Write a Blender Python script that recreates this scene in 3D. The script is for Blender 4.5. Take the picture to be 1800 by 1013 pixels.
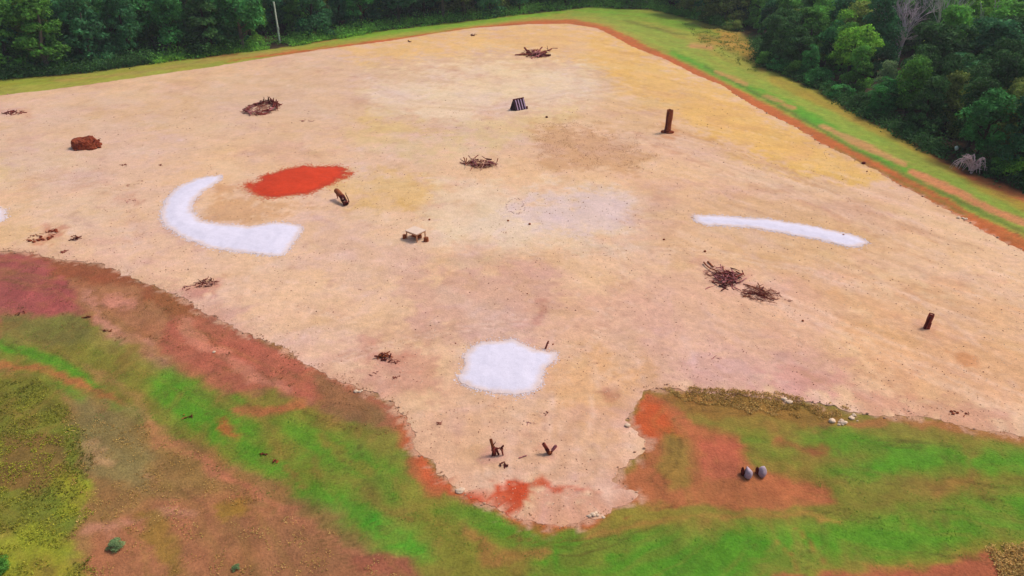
import bpy, bmesh, math, random
import numpy as np
from mathutils import Vector, Matrix
from mathutils.geometry import delaunay_2d_cdt

random.seed(7); RS = np.random.RandomState(11)
for o in list(bpy.data.objects): bpy.data.objects.remove(o)
SC = bpy.context.scene; COL = SC.collection
PI = math.pi; R = math.radians

# ------------------------------------------------------------------ camera
H = 30.0; PITCH = R(29.0); FPX = 1285.0
cam = bpy.data.cameras.new('camera'); camo = bpy.data.objects.new('camera', cam); COL.objects.link(camo)
camo.location = (0, 0, H); camo.rotation_euler = (PI/2-PITCH, 0, 0)
cam.sensor_width = 36; cam.lens = FPX/1800*36; cam.clip_start = .5; cam.clip_end = 4000
SC.camera = camo

# ------------------------------------------------------------------ world, sun, exposure
SUN_EL, SUN_AZ = R(56), R(62)            # azimuth clockwise from +Y
w = bpy.data.worlds.new('World'); SC.world = w; w.use_nodes = True
nt = w.node_tree; bg = nt.nodes['Background']
sky = nt.nodes.new('ShaderNodeTexSky'); sky.sky_type = 'NISHITA'; sky.sun_disc = False
sky.sun_elevation = SUN_EL; sky.sun_rotation = SUN_AZ; sky.air_density = 1.0; sky.dust_density = 3.5; sky.ozone_density = 1.0
nt.links.new(sky.outputs[0], bg.inputs[0]); bg.inputs[1].default_value = .10
sl = bpy.data.lights.new('sun', 'SUN'); sl.energy = 1.5; sl.angle = R(14); sl.color = (1, .94, .86)
so = bpy.data.objects.new('sun', sl); COL.objects.link(so); so.location = (60, 60, 90)
sd = Vector((math.sin(SUN_AZ)*math.cos(SUN_EL), math.cos(SUN_AZ)*math.cos(SUN_EL), math.sin(SUN_EL)))
so.rotation_euler = sd.to_track_quat('Z', 'Y').to_euler()
SC.view_settings.view_transform = 'Standard'; SC.view_settings.look = 'None'
SC.view_settings.gamma = 1; SC.view_settings.use_curve_mapping = False
SC.view_settings.exposure = 0.62
GAIN = (1.30, 1.30, 1.30)     # what a level surface of albedo 1 renders as: photo colours are divided by it
SC.render.engine = 'CYCLES'
SC.cycles.max_bounces = 5; SC.cycles.diffuse_bounces = 3

# ------------------------------------------------------------------ helpers
def lin(c):
    c = c/255.0
    return c/12.92 if c <= .04045 else ((c+.055)/1.055)**2.4
def C(r, g, b):
    return (lin(r)/GAIN[0], lin(g)/GAIN[1], lin(b)/GAIN[2])

def hash2(ix, iy, seed):
    n = (ix.astype(np.int64)*374761393 + iy.astype(np.int64)*668265263 + seed*974634777) & 0xFFFFFFFF
    n = ((n ^ (n >> 13))*1274126177) & 0xFFFFFFFF
    n = n ^ (n >> 16)
    return (n & 0xFFFFFF)/float(0xFFFFFF)
def vnoise(x, y, seed=0):
    ix = np.floor(x); iy = np.floor(y); fx = x-ix; fy = y-iy
    fx = fx*fx*(3-2*fx); fy = fy*fy*(3-2*fy)
    a = hash2(ix, iy, seed); b = hash2(ix+1, iy, seed); c = hash2(ix, iy+1, seed); d = hash2(ix+1, iy+1, seed)
    return (a*(1-fx)+b*fx)*(1-fy)+(c*(1-fx)+d*fx)*fy
def fbm(x, y, seed=0, octs=4):                       # about -1..1
    s = 0; a = .5; t = 0
    for k in range(octs):
        s = s+a*(vnoise(x, y, seed+k*17)*2-1); t += a; a *= .55; x = x*2.03+13.1; y = y*2.03+7.7
    return s/t
def sstep(a, b, x):
    t = np.clip((x-a)/(b-a), 0, 1); return t*t*(3-2*t)

SP, CP = math.sin(PITCH), math.cos(PITCH)
def at0(px, py, z=0.0):
    dx = (px-900)/FPX; dy = (506.5-py)/FPX
    t = (H-z)/(SP-dy*CP)
    return (dx*t, (CP+dy*SP)*t)
def proj(x, y, z=0.0):
    zc = y*CP+(H-z)*SP; v = (y*SP-(H-z)*CP)/zc
    return 900+FPX*x/zc, 506.5-FPX*v, zc

def sd_poly(X, Y, P):                                # signed distance, negative inside
    P = np.asarray(P, float); d2 = np.full(X.shape, 1e18); ins = np.zeros(X.shape, bool)
    n = len(P)
    for i in range(n):
        ax, ay = P[i]; bx, by = P[(i+1) % n]
        ex, ey = bx-ax, by-ay; wx, wy = X-ax, Y-ay
        t = np.clip((wx*ex+wy*ey)/(ex*ex+ey*ey+1e-12), 0, 1)
        d2 = np.minimum(d2, (wx-ex*t)**2+(wy-ey*t)**2)
        c = ((ay > Y) != (by > Y)) & (X < (bx-ax)*(Y-ay)/((by-ay) if by != ay else 1e-9)+ax)
        ins ^= c
    d = np.sqrt(d2); return np.where(ins, -d, d)
def sd_line(X, Y, P, W):                              # distance minus interpolated half width
    P = np.asarray(P, float); best = np.full(X.shape, 1e9)
    for i in range(len(P)-1):
        ax, ay = P[i]; bx, by = P[i+1]; ex, ey = bx-ax, by-ay
        t = np.clip(((X-ax)*ex+(Y-ay)*ey)/(ex*ex+ey*ey+1e-12), 0, 1)
        best = np.minimum(best, np.hypot(X-ax-ex*t, Y-ay-ey*t)-(W[i]+(W[i+1]-W[i])*t))
    return best

# pad outline as it lies on the ground (read off the photograph, projected to the ground plane)
PAD_PX = [(-420,232),(-60,176),(0,168),(90,158),(150,150),(300,128),(380,117),(430,108),(560,88),(640,78),(700,70),(760,60),(830,50),
 (930,43),(1000,42),(1050,50),(1080,65),(1110,82),(1170,105),(1230,135),(1270,150),(1300,172),(1350,200),(1400,225),(1440,250),(1500,280),
 (1540,300),(1580,325),(1630,350),(1680,378),(1720,400),(1760,425),(1800,442),(2050,560),(2100,800),(1900,778),(1800,768),(1760,758),(1700,752),
 (1640,735),(1560,733),(1500,726),(1460,715),(1400,708),(1340,700),(1270,693),(1200,687),(1140,683),(1122,700),(1110,715),(1100,740),
 (1120,765),(1138,775),(1136,795),(1110,815),(1092,832),(1080,847),(1096,860),(1118,870),(1112,881),(1080,890),(1060,902),(1040,914),
 (1000,926),(960,926),(905,914),(880,898),(835,876),(793,852),(768,836),(765,820),(745,805),(730,790),(722,770),(724,745),(703,727),
 (690,705),(640,690),(600,672),(560,650),(520,625),(480,605),(430,585),(390,565),(350,545),(330,530),(300,515),(260,498),(220,483),
 (180,464),(130,461),(80,451),(50,445),(0,442),(-420,405)]
PAD = [at0(*p) for p in PAD_PX]
def out_h(X, Y, D):                                   # the ground outside the pad falls away gently
    h = -.95*sstep(.5, 16, D) + .22*fbm(X/7, Y/7, 3)*sstep(.7, 4, D) + .09*fbm(X/1.7, Y/1.7, 9, 3)*sstep(.5, 1.8, D)
    mx, my = MOUND
    h = h+1.3*np.exp(-(((X-mx)/9)**2+((Y-my)/9)**2))
    return h
MOUND = at0(1270, 82)
PADZ = .05
def pad_h(X, Y): return PADZ+.05*fbm(X/9, Y/9, 5)+.045*fbm(X/.8, Y/.8, 6, 3)
def ground_z(x, y):
    X = np.array([x], float); Y = np.array([y], float)
    D = sd_poly(X, Y, PAD)
    return float(pad_h(X, Y)[0]) if D[0] < 0 else float(out_h(X, Y, D)[0])
def at(px, py):
    z = 0.0
    for _ in range(7):
        x, y = at0(px, py, z); z = z*.3+ground_z(x, y)*.7
    return Vector((x, y, ground_z(x, y)))
def pxm(py, z=0):                                     # photo pixels per metre at image height py
    return FPX*(SP-(506.5-py)/FPX*CP)/(H-z)

# materials ---------------------------------------------------------
def nodes(name):
    m = bpy.data.materials.new(name); m.use_nodes = True
    t = m.node_tree; b = t.nodes['Principled BSDF']; b.inputs['Roughness'].default_value = .9
    b.inputs['Specular IOR Level'].default_value = .15
    return m, t, b
def noise_node(t, scale, detail=4, rough=.6, dim=None):
    geo = t.nodes.new('ShaderNodeNewGeometry'); n = t.nodes.new('ShaderNodeTexNoise')
    n.inputs['Scale'].default_value = scale; n.inputs['Detail'].default_value = detail; n.inputs['Roughness'].default_value = rough
    t.links.new(geo.outputs['Position'], n.inputs['Vector']); return n
def mul_noise(t, col_out, scale, lo, hi, detail=4, dim=None):
    n = noise_node(t, scale, detail); r = t.nodes.new('ShaderNodeMapRange')
    r.inputs['From Min'].default_value = .3; r.inputs['From Max'].default_value = .7
    r.inputs['To Min'].default_value = lo; r.inputs['To Max'].default_value = hi
    t.links.new(n.outputs['Fac'], r.inputs['Value'])
    v = t.nodes.new('ShaderNodeVectorMath'); v.operation = 'SCALE'
    t.links.new(col_out, v.inputs[0]); t.links.new(r.outputs[0], v.inputs['Scale'])
    return v.outputs[0]
def add_bump(t, b, scale, dist, strength=.6, detail=5):
    n = noise_node(t, scale, detail); bp = t.nodes.new('ShaderNodeBump')
    bp.inputs['Distance'].default_value = dist; bp.inputs['Strength'].default_value = strength
    t.links.new(n.outputs['Fac'], bp.inputs['Height']); t.links.new(bp.outputs[0], b.inputs['Normal'])
def attr_mat(name, nz, bump, rough=.95):
    m, t, b = nodes(name); a = t.nodes.new('ShaderNodeAttribute'); a.attribute_name = 'Col'
    o = a.outputs['Color']
    for s, lo, hi in nz: o = mul_noise(t, o, s, lo, hi)
    t.links.new(o, b.inputs['Base Color']); b.inputs['Roughness'].default_value = rough
    add_bump(t, b, *bump); return m
def flat_mat(name, c, nz=((3, .8, 1.2),), bump=(8, .03), rough=.9):
    m, t, b = nodes(name); rgb = t.nodes.new('ShaderNodeRGB'); rgb.outputs[0].default_value = (*c, 1)
    o = rgb.outputs[0]
    for s, lo, hi in nz: o = mul_noise(t, o, s, lo, hi)
    t.links.new(o, b.inputs['Base Color']); b.inputs['Roughness'].default_value = rough
    if bump: add_bump(t, b, *bump)
    return m
def two_mat(name, c1, c2, scale, nz=(), bump=None, lo=.42, hi=.6):
    m, t, b = nodes(name); n = noise_node(t, scale, 5); r = t.nodes.new('ShaderNodeValToRGB')
    r.color_ramp.elements[0].position = lo; r.color_ramp.elements[0].color = (*c1, 1)
    r.color_ramp.elements[1].position = hi; r.color_ramp.elements[1].color = (*c2, 1)
    t.links.new(n.outputs['Fac'], r.inputs[0]); o = r.outputs[0]
    for s, a_, b_ in nz: o = mul_noise(t, o, s, a_, b_)
    t.links.new(o, b.inputs['Base Color'])
    if bump: add_bump(t, b, *bump)
    return m
def leaf_mat(name, c, c2=None):
    m, t, b = nodes(name); a = t.nodes.new('ShaderNodeAttribute'); a.attribute_name = 'Col'
    v = t.nodes.new('ShaderNodeVectorMath'); v.operation = 'MULTIPLY'
    n = noise_node(t, .22, 3); r = t.nodes.new('ShaderNodeValToRGB')
    c2 = c2 or tuple(k*.6 for k in c)
    r.color_ramp.elements[0].position = .38; r.color_ramp.elements[0].color = (*c2, 1)
    r.color_ramp.elements[1].position = .62; r.color_ramp.elements[1].color = (*c, 1)
    t.links.new(n.outputs['Fac'], r.inputs[0]); t.links.new(r.outputs[0], v.inputs[0]); t.links.new(a.outputs['Color'], v.inputs[1])
    t.links.new(v.outputs[0], b.inputs['Base Color'])
    tr = t.nodes.new('ShaderNodeBsdfTranslucent'); t.links.new(v.outputs[0], tr.inputs['Color'])
    mx = t.nodes.new('ShaderNodeMixShader'); mx.inputs[0].default_value = .3
    t.links.new(b.outputs[0], mx.inputs[1]); t.links.new(tr.outputs[0], mx.inputs[2])
    t.links.new(mx.outputs[0], t.nodes['Material Output'].inputs['Surface']); return m

# object helpers -----------------------------------------------------
def link(name, me, mat=None, parent=None, loc=None, smooth=False):
    o = bpy.data.objects.new(name, me); COL.objects.link(o)
    if mat is not None and me is not None and not me.materials: me.materials.append(mat)
    if parent: o.parent = parent
    if loc is not None: o.location = loc
    if me is not None: me.polygons.foreach_set('use_smooth', [bool(smooth)]*len(me.polygons))
    return o
def tag(o, label=None, cat=None, group=None, kind=None):
    if label: o['label'] = label
    if cat: o['category'] = cat
    if group: o['group'] = group
    if kind: o['kind'] = kind
    return o
def thing(name, loc, label, cat, group=None, rz=0):
    o = bpy.data.objects.new(name, None); COL.objects.link(o); o.location = loc; o.rotation_euler = (0, 0, rz)
    o.empty_display_size = .3
    return tag(o, label, cat, group)
def pymesh(name, V, F, cols=None):
    me = bpy.data.meshes.new(name); me.from_pydata(V, [], F)
    if cols is not None:
        a = me.color_attributes.new('Col', 'FLOAT_COLOR', 'POINT'); a.data.foreach_set('color', np.asarray(cols, 'f').ravel())
    me.update(); return me
def npmesh(name, V, F, cols=None):                    # F: (n,k) equal sized faces
    me = bpy.data.meshes.new(name); V = np.asarray(V, 'f'); F = np.asarray(F, 'i'); n, k = F.shape
    me.vertices.add(len(V)); me.vertices.foreach_set('co', V.ravel())
    me.loops.add(n*k); me.loops.foreach_set('vertex_index', F.ravel())
    me.polygons.add(n); me.polygons.foreach_set('loop_start', np.arange(n, dtype='i')*k)
    try: me.polygons.foreach_set('loop_total', np.full(n, k, 'i'))
    except Exception: pass
    me.update(calc_edges=True)
    if cols is not None:
        c = np.ones((len(V), 4), 'f'); c[:, :3] = cols
        a = me.color_attributes.new('Col', 'FLOAT_COLOR', 'POINT'); a.data.foreach_set('color', c.ravel())
    return me
class MB:                                              # collects tubes, boxes and lumps
    def __init__(s): s.V = []; s.F = []
    def add(s, V, F):
        n = len(s.V); s.V += [tuple(v) for v in V]; s.F += [tuple(i+n for i in f) for f in F]
    def tube(s, pts, rad, n=6, cap=True, wob=0):
        pts = [Vector(p) for p in pts]; rings = []
        V = []; F = []
        for i, p in enumerate(pts):
            d = (pts[min(i+1, len(pts)-1)]-pts[max(i-1, 0)]).normalized()
            u = d.cross(Vector((.13, .21, 1)) if abs(d.z) < .9 else Vector((1, .1, 0))).normalized(); v = d.cross(u)
            r = rad[i] if hasattr(rad, '__len__') else rad
            for k in range(n):
                a = 2*PI*k/n; q = r*(1+random.uniform(-wob, wob)); V.append(p+u*math.cos(a)*q+v*math.sin(a)*q)
        for i in range(len(pts)-1):
            for k in range(n):
                k2 = (k+1) % n; F.append((i*n+k, i*n+k2, (i+1)*n+k2, (i+1)*n+k))
        if cap: F.append(tuple(range(n-1, -1, -1))); F.append(tuple(range((len(pts)-1)*n, len(pts)*n)))
        s.add(V, F)
    def box(s, c, sz, M=None):
        V = [Vector((x*sz[0]/2, y*sz[1]/2, z*sz[2]/2)) for x in (-1, 1) for y in (-1, 1) for z in (-1, 1)]
        if M: V = [M @ v for v in V]
        s.add([v+Vector(c) for v in V], [(0,1,3,2),(4,6,7,5),(0,4,5,1),(2,3,7,6),(0,2,6,4),(1,5,7,3)])
    def lump(s, c, sz, seed=0, rough=.25, sub=2):
        bm = bmesh.new(); bmesh.ops.create_icosphere(bm, subdivisions=sub, radius=1); rnd = random.Random(seed)
        axes = [Vector((rnd.uniform(-1, 1), rnd.uniform(-1, 1), rnd.uniform(-1, 1))).normalized() for _ in range(7)]
        cut = [rnd.uniform(.6, .95) for _ in axes]
        V = []
        for v in bm.verts:
            p = v.co.copy()
            for a_, c_ in zip(axes, cut):
                d = p.dot(a_)
                if d > c_: p -= a_*(d-c_)*.85
            p *= 1+rnd.uniform(-rough, rough)*.3
            V.append(Vector((p.x*sz[0], p.y*sz[1], p.z*sz[2]))+Vector(c))
        bm.verts.index_update(); F = [tuple(v.index for v in f.verts) for f in bm.faces]; bm.free(); s.add(V, F)
    def build(s, name, mat, parent=None, loc=None, smooth=False):
        return link(name, pymesh(name, s.V, s.F), mat, parent, loc, smooth)

# ------------------------------------------------------------------ paint list (true surface colours of soil, sand and turf)
# ('p', photo polygon) or ('l', photo polyline, half width px); colour, edge softness px, ragged px, strength
def S(kind, pts, col, soft=8, rag=6, a=1.0, wd=None): return (kind, pts, col, soft, rag, a, wd)
def field(X, Y, base, shapes, Z=None, rk=1.0, wk=1.0):
    """soil and turf colours: outlines traced from the photo, carried over to the points of the ground they lie on"""
    c = np.empty((len(X), 3)); c[:] = base
    Z = np.zeros(len(X)) if Z is None else Z
    wx = X+wk*(.55*fbm(X/3.1, Y/3.1, 301, 4)+.35*fbm(X/.8, Y/.8, 303, 3)); wy = Y+wk*(.8*fbm(X/3.1, Y/3.1, 305, 4)+.4*fbm(X/.8, Y/.8, 307, 3))
    u, v, zc = proj(wx, wy, Z); vis = (zc > 8); u0, v0, z0 = proj(X, Y, Z)
    far_ = sstep(60, 130, Y); u = u*(1-far_*.75)+u0*far_*.75; v = v*(1-far_*.75)+v0*far_*.75
    nz = fbm(X/2.2, Y/2.2, 41, 4)*.5+fbm(X/.7, Y/.7, 77, 3)*.35+fbm(X/.25, Y/.25, 79, 2)*.15
    for kind, pts, col, soft, rag, a, wd in shapes:
        if col[1] > 135 and col[0] < 100 and soft > 6: soft, a = soft*1.7, a*.88
        W = np.array(pts, float); pad = soft+rag*3+(max(wd) if wd else 0)+4
        m = vis & (u > W[:, 0].min()-pad) & (u < W[:, 0].max()+pad) & (v > W[:, 1].min()-pad) & (v < W[:, 1].max()+pad)
        if not m.any(): continue
        x, y = u[m], v[m]
        d = sd_poly(x, y, W) if kind == 'p' else sd_line(x, y, W, wd)
        d = d+nz[m]*rag*3.0*rk
        al = (a*(1-sstep(-soft, soft, d)))[:, None]
        c[m] = c[m]*(1-al)+np.array(C(*col))*al
    return c

G1 = (80, 148, 30); G2 = (104, 138, 38); OL = (134, 128, 48); RB = (176, 98, 66); OR = (196, 92, 52); PK = (205, 146, 116)
OUT = [
 # ---- far side
 S('p', [(-400,120),(560,60),(1000,8),(1060,0),(1400,60),(1900,330),(2100,700),(1250,300),(900,80),(0,240),(-400,300)], (160,158,62), 5, 5),
 S('l', [(-300,165),(0,146),(150,138),(300,118),(460,98),(600,76)], (150,155,50), 3, 3, .9, [7,7,5,4,4,3]),
 S('l', [(100,143),(240,128),(400,102),(520,88)], (178,146,78), 3, 3, .7, [2,3,3,2]),
 S('l', [(230,110),(330,103),(420,95)], (150,95,50), 2, 2, .8, [2,2,2]),
 S('l', [(460,84),(520,78),(560,72),(700,52),(820,38)], (176,98,52), 2, 2, .85, [2,3,2,1,1]),
 S('l', [(600,66),(700,54),(820,42),(930,28),(1000,20),(1060,24)], (120,166,40), 3, 3, .9, [6,5,4,3,3,4]),
 S('l', [(400,108),(480,97),(600,83),(720,68),(830,54),(930,43),(1010,41),(1070,54),(1130,86),(1230,132),(1350,194),(1460,254),(1600,330),(1700,385),(1830,455),(2000,540)],
      (192,104,54), 3, 3, 1, [.3,2,4,5,6,7,7,7,8,8,9,11,14,15,18,18]),
 S('l', [(1000,20),(1060,24),(1120,50),(1200,86),(1300,136),(1400,184),(1500,232),(1600,282),(1700,332),(1810,392),(1950,460)], (146,162,60), 4, 4, 1, [7,8,12,14,15,16,16,16,18,18,20]),
 S('l', [(1180,92),(1300,148),(1400,192),(1480,240),(1560,282),(1650,322),(1750,370),(1850,415)], (96,158,44), 4, 4, .95, [4,6,9,8,7,7,7,7]),
 S('l', [(1240,118),(1330,165),(1420,215),(1500,262),(1600,310),(1700,362),(1800,408)], (92,116,44), 2, 2, .75, [2,3,3,3,3,4,4]),
 S('l', [(1258,126),(1312,148)], (196,146,86), 3, 3, .85, [3,4]),
 S('l', [(1345,168),(1395,190)], (196,146,86), 3, 3, .85, [3,4]),
 S('l', [(1444,222),(1500,248),(1590,288)], (206,148,92), 3, 3, .95, [4,7,5]),
 S('l', [(1600,300),(1660,328),(1740,366),(1820,400)], (206,132,88), 3, 3, .95, [5,7,7,8]),
 S('l', [(1470,262),(1580,318),(1700,378)], (128,122,52), 2, 2, .6, [3,3,3]),
 S('l', [(1360,140),(1450,178),(1560,232),(1650,278),(1720,322),(1830,376)], (170,146,54), 5, 4, .95, [8,10,12,11,10,8]),
 S('l', [(1640,270),(1720,310),(1830,350),(1950,400)], (190,104,62), 5, 5, .95, [5,12,16,20]),
 S('l', [(1380,128),(1480,172),(1580,228),(1660,272)], (120,62,40), 3, 3, .8, [2,3,4,4]),
 S('l', [(1240,60),(1290,74),(1335,98),(1340,118)], (178,140,56), 5, 5, 1, [14,16,14,8]),
 S('l', [(1215,80),(1250,84)], (206,142,92), 3, 3, .8, [4,4]),
 S('l', [(1010,16),(1100,22),(1190,42),(1260,62)], (118,162,44), 5, 4, .8, [5,9,9,5]),
 S('l', [(1100,36),(1180,58),(1260,66)], (104,110,40), 2, 3, .7, [1.5,2,2]),
 # ---- near left
 S('p', [(1100,690),(1850,740),(2200,780),(2200,1000),(1100,1000)], (140,122,52), 10, 6),
 S('p', [(-400,380),(0,440),(300,500),(700,700),(780,850),(900,900),(1200,960),(1200,1200),(-700,1200)], (150,112,66), 10, 6),
 S('p', [(-200,430),(0,442),(200,468),(340,533),(600,674),(724,735),(722,790),(690,775),(540,735),(350,668),(200,600),(150,566),(-200,575)], (160, 96, 76), 8, 8, .9),
 S('p', [(-400,400),(0,440),(110,452),(160,480),(150,530),(110,556),(0,562),(-400,560)], (166,88,80), 10, 6),
 S('p', [(0,480),(120,478),(140,510),(60,530),(0,520)], (150,76,72), 12, 8, .4),
 S('p', [(60,448),(200,462),(340,535),(330,570),(220,545),(130,500)], (152,88,56), 8, 10, .95),
 S('p', [(120,500),(240,500),(300,560),(300,640),(180,600),(150,560)], (170,118,80), 10, 10, .9),
 S('l', [(150,515),(170,560),(230,590),(290,640)], (204,142,116), 7, 8, .75, [4,8,8,6]),
 S('l', [(160,590),(210,605),(260,640),(300,660)], (212,148,122), 6, 9, .9, [8,12,12,8]),
 S('l', [(180,532),(240,528)], (206,140,116), 6, 8, .8, [6,7]), 
 S('l', [(290,520),(330,560),(380,590)], (156,96,58), 6, 9, .9, [12,14,8]),
 S('p', [(300,560),(400,570),(560,650),(700,715),(720,770),(600,720),(470,690),(350,680),(280,620)], (180,100,76), 8, 10, .95),
 S('l', [(320,568),(350,600),(430,650),(500,690)], (208,138,110), 6, 10, .55, [10,12,8,5]),
 S('p', [(540,655),(640,690),(690,730),(640,760),(560,710)], (136,104,66), 8, 9, .75),
 S('l', [(520,716),(600,748),(650,768)], (182,92,66), 6, 8, .8, [9,10,8]),
 S('p', [(0,560),(150,560),(300,650),(360,680),(500,700),(600,730),(700,760),(790,870),(900,925),(1050,960),(1200,1013),(900,1030),(760,985),(650,900),(500,850),(300,760),(200,710),(0,640)], OL, 12, 10, .9),
 S('p', [(0,556),(140,556),(170,590),(120,610),(0,600)], (118,112,58), 10, 8, .8),
 S('l', [(0,608),(60,622),(130,652),(185,684)], G1, 6, 6, .85, [5,9,10,5]),
 S('l', [(0,640),(70,648),(140,672),(200,700),(240,742)], (190,104,66), 5, 7, .7, [4,5,6,5,3]),
 S('l', [(150,640),(200,672),(240,700),(270,760)], (170,130,76), 6, 6, .7, [5,7,7,5]),
 S('p', [(268,665),(300,650),(330,665),(370,700),(450,740),(470,790),(560,850),(640,880),(700,920),(760,960),(750,990),(700,975),(620,925),(500,850),(400,800),(310,745),(265,700)], G1, 12, 10, .95),
 S('l', [(96,672),(150,700)], G1, 5, 6, .7, [3,6]), S('l', [(200,715),(235,742)], G1, 6, 5, .7, [9,8]),
 S('l', [(385,690),(430,706)], G1, 6, 6, .7, [5,7]),
 S('p', [(480,742),(520,735),(600,770),(700,820),(760,870),(700,870),(620,840),(520,800)], G1, 12, 12, .85),
 S('l', [(395,740),(410,765)], (176,92,54), 6, 6, .8, [10,8]), S('l', [(420,715),(470,728),(530,712)], (184,104,68), 6, 6, .8, [6,8,5]),
 S('l', [(560,770),(600,800),(640,830)], (150,118,52), 7, 8, .6, [8,9,9]),
 S('l', [(500,825),(540,850)], (160,104,60), 6, 6, .6, [7,6]),
 S('l', [(240,740),(300,775),(380,830),(470,880),(560,930),(680,990),(760,1030)], (188,118,84), 7, 8, .85, [5,8,9,7,7,9,10]),
 S('p', [(-100,640),(90,660),(150,740),(160,850),(120,950),(160,1050),(-200,1100)], (122,122,42), 12, 14, .95),
 S('p', [(0,770),(110,760),(120,840),(60,860),(0,850)], (128,86,52), 10, 14, .7),
 S('p', [(90,830),(155,820),(160,880),(100,930)], (158,160,40), 12, 14, .7),
 S('p', [(0,940),(60,920),(150,980),(170,1030),(0,1040)], (156,156,40), 14, 14, .7),
 S('p', [(130,700),(230,720),(280,800),(260,860),(170,840),(140,760)], (142,122,74), 14, 10, .85),
 S('l', [(150,775),(200,805)], (196,148,104), 8, 8, .7, [6,10]), S('l', [(262,822),(290,840)], (204,144,104), 6, 8, .7, [5,5]),
 S('p', [(170,930),(260,880),(400,870),(560,930),(700,1000),(700,1060),(160,1060)], (176,108,78), 14, 14, .6),
 S('l', [(150,935),(230,915),(330,905)], (196,138,108), 8, 9, .7, [7,9,6]),
 S('l', [(260,900),(290,960),(300,1010)], (146,116,48), 10, 12, .8, [12,20,14]),
 S('p', [(380,895),(435,880),(440,905),(390,925)], (160,126,46), 8, 10, .8),
 S('l', [(640,985),(720,1000),(780,1020)], (160,92,68), 8, 8, .9, [18,22,22]),
 # ---- near middle and right
 S('p', [(700,830),(900,920),(1100,930),(1300,870),(2200,760),(2200,1100),(760,1100),(740,1000)], OL, 10, 8, .95),
 S('p', [(690,700),(740,720),(735,800),(790,850),(770,870),(715,810),(700,760)], (186,98,62), 7, 7, .9),
 S('l', [(700,722),(722,750),(728,792),(748,812),(768,840),(800,862)], (198,94,56), 4, 5, .95, [5,6,7,6,6,6]),
 S('p', [(790,850),(920,852),(1100,880),(1060,920),(960,935),(860,895)], (196,94,58), 6, 6, .9),
 S('p', [(1136,680),(1180,688),(1225,740),(1300,780),(1330,830),(1440,850),(1475,880),(1420,900),(1220,890),(1130,900),(1075,870),(1075,840),(1140,800),(1100,745)], (180, 104, 66), 9, 9, .95),
 S('p', [(1130,690),(1170,700),(1190,760),(1140,770),(1104,740)], (204,94,50), 8, 8, .9),
 S('p', [(1230,770),(1300,785),(1300,840),(1230,835)], (190,98,72), 10, 10, .8),
 S('p', [(1180,750),(1215,780),(1215,850),(1180,860),(1150,820)], (146,122,54), 10, 10, .8),
 S('p', [(1300,760),(1420,770),(1400,820),(1330,815)], (118,132,44), 10, 8, .8),
 S('p', [(1330,780),(1380,785),(1370,815),(1335,812)], (92,142,40), 8, 8, .7),
 S('p', [(1090,880),(1200,895),(1220,930),(1080,940),(1050,925)], (146,128,50), 10, 8, .9),
 S('p', [(1140,684),(1300,694),(1420,712),(1500,730),(1440,752),(1330,738),(1220,725)], (146,108,50), 6, 7, .95),
 S('l', [(1430,752),(1500,745),(1600,742),(1700,756),(1830,776)], (174,112,66), 5, 6, .85, [5,7,8,9,10]),
 S('p', [(1410,765),(1480,757),(1560,775),(1700,785),(1850,790),(1850,830),(1700,835),(1500,835),(1440,820),(1560,800),(1460,790)], G1, 12, 12, .95),
 S('p', [(1500,760),(1700,765),(1760,790),(1600,785)], (140,124,50), 10, 8, .6),
 S('l', [(1380,780),(1440,788)], (160,86,58), 8, 7, .8, [6,8]),
 S('p', [(1500,850),(1720,830),(1720,870),(1560,900),(1480,880)], (136,124,50), 14, 10, .6),
 S('p', [(1640,855),(1720,850),(1720,875),(1650,878)], (170,112,60), 10, 8, .6),
 S('p', [(1560,905),(1700,880),(1850,850),(1900,920),(1700,960),(1560,985),(1400,990),(1280,960),(1230,930),(1380,930)], G1, 16, 12, .9),
 S('p', [(880,905),(960,930),(1100,935),(1340,930),(1440,1000),(1420,1030),(880,1030),(940,990),(900,950),(820,925),(760,895),(800,890)], (76,140,30), 12, 10, .95),
 S('l', [(660,905),(720,935),(745,965)], (62,158,34), 12, 8, .9, [14,20,16]),
 S('l', [(820,930),(860,955),(840,985),(960,960)], (166,112,62), 8, 10, .7, [8,12,10,8]),
 S('l', [(1345,935),(1370,965),(1400,1000)], (152,120,50), 3, 2, .9, [2,3,3]),
 S('l', [(1395,930),(1425,965),(1450,995)], (152,120,50), 3, 2, .9, [2,3,3]),
 S('l', [(1040,935),(1200,912),(1360,905),(1480,920)], (172,122,62), 5, 6, .7, [3,6,7,4]),
 S('l', [(1110,905),(1230,880),(1300,870)], (150,84,48), 2, 3, .7, [1,1.5,1]),
 S('l', [(880,940),(1000,948),(1110,932)], (120,74,40), 2, 3, .6, [1,1.2,1]),
 S('l', [(690,890),(760,925),(820,940)], (130,86,44), 2, 3, .5, [1,1.4,1]),
 S('p', [(1360,1020),(1460,1000),(1560,992),(1700,978),(1900,960),(1900,1100),(1360,1100)], (176,98,66), 7, 8, 1),
 S('p', [(1760,975),(1900,960),(1900,1060),(1780,1040)], (128,112,56), 8, 12, .8),
 S('p', [(1330,1013),(1440,995),(1620,975),(1800,950),(1800,975),(1500,1005)], (150,128,50), 8, 8, .5),
]
PADC = (232, 188, 150)
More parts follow.
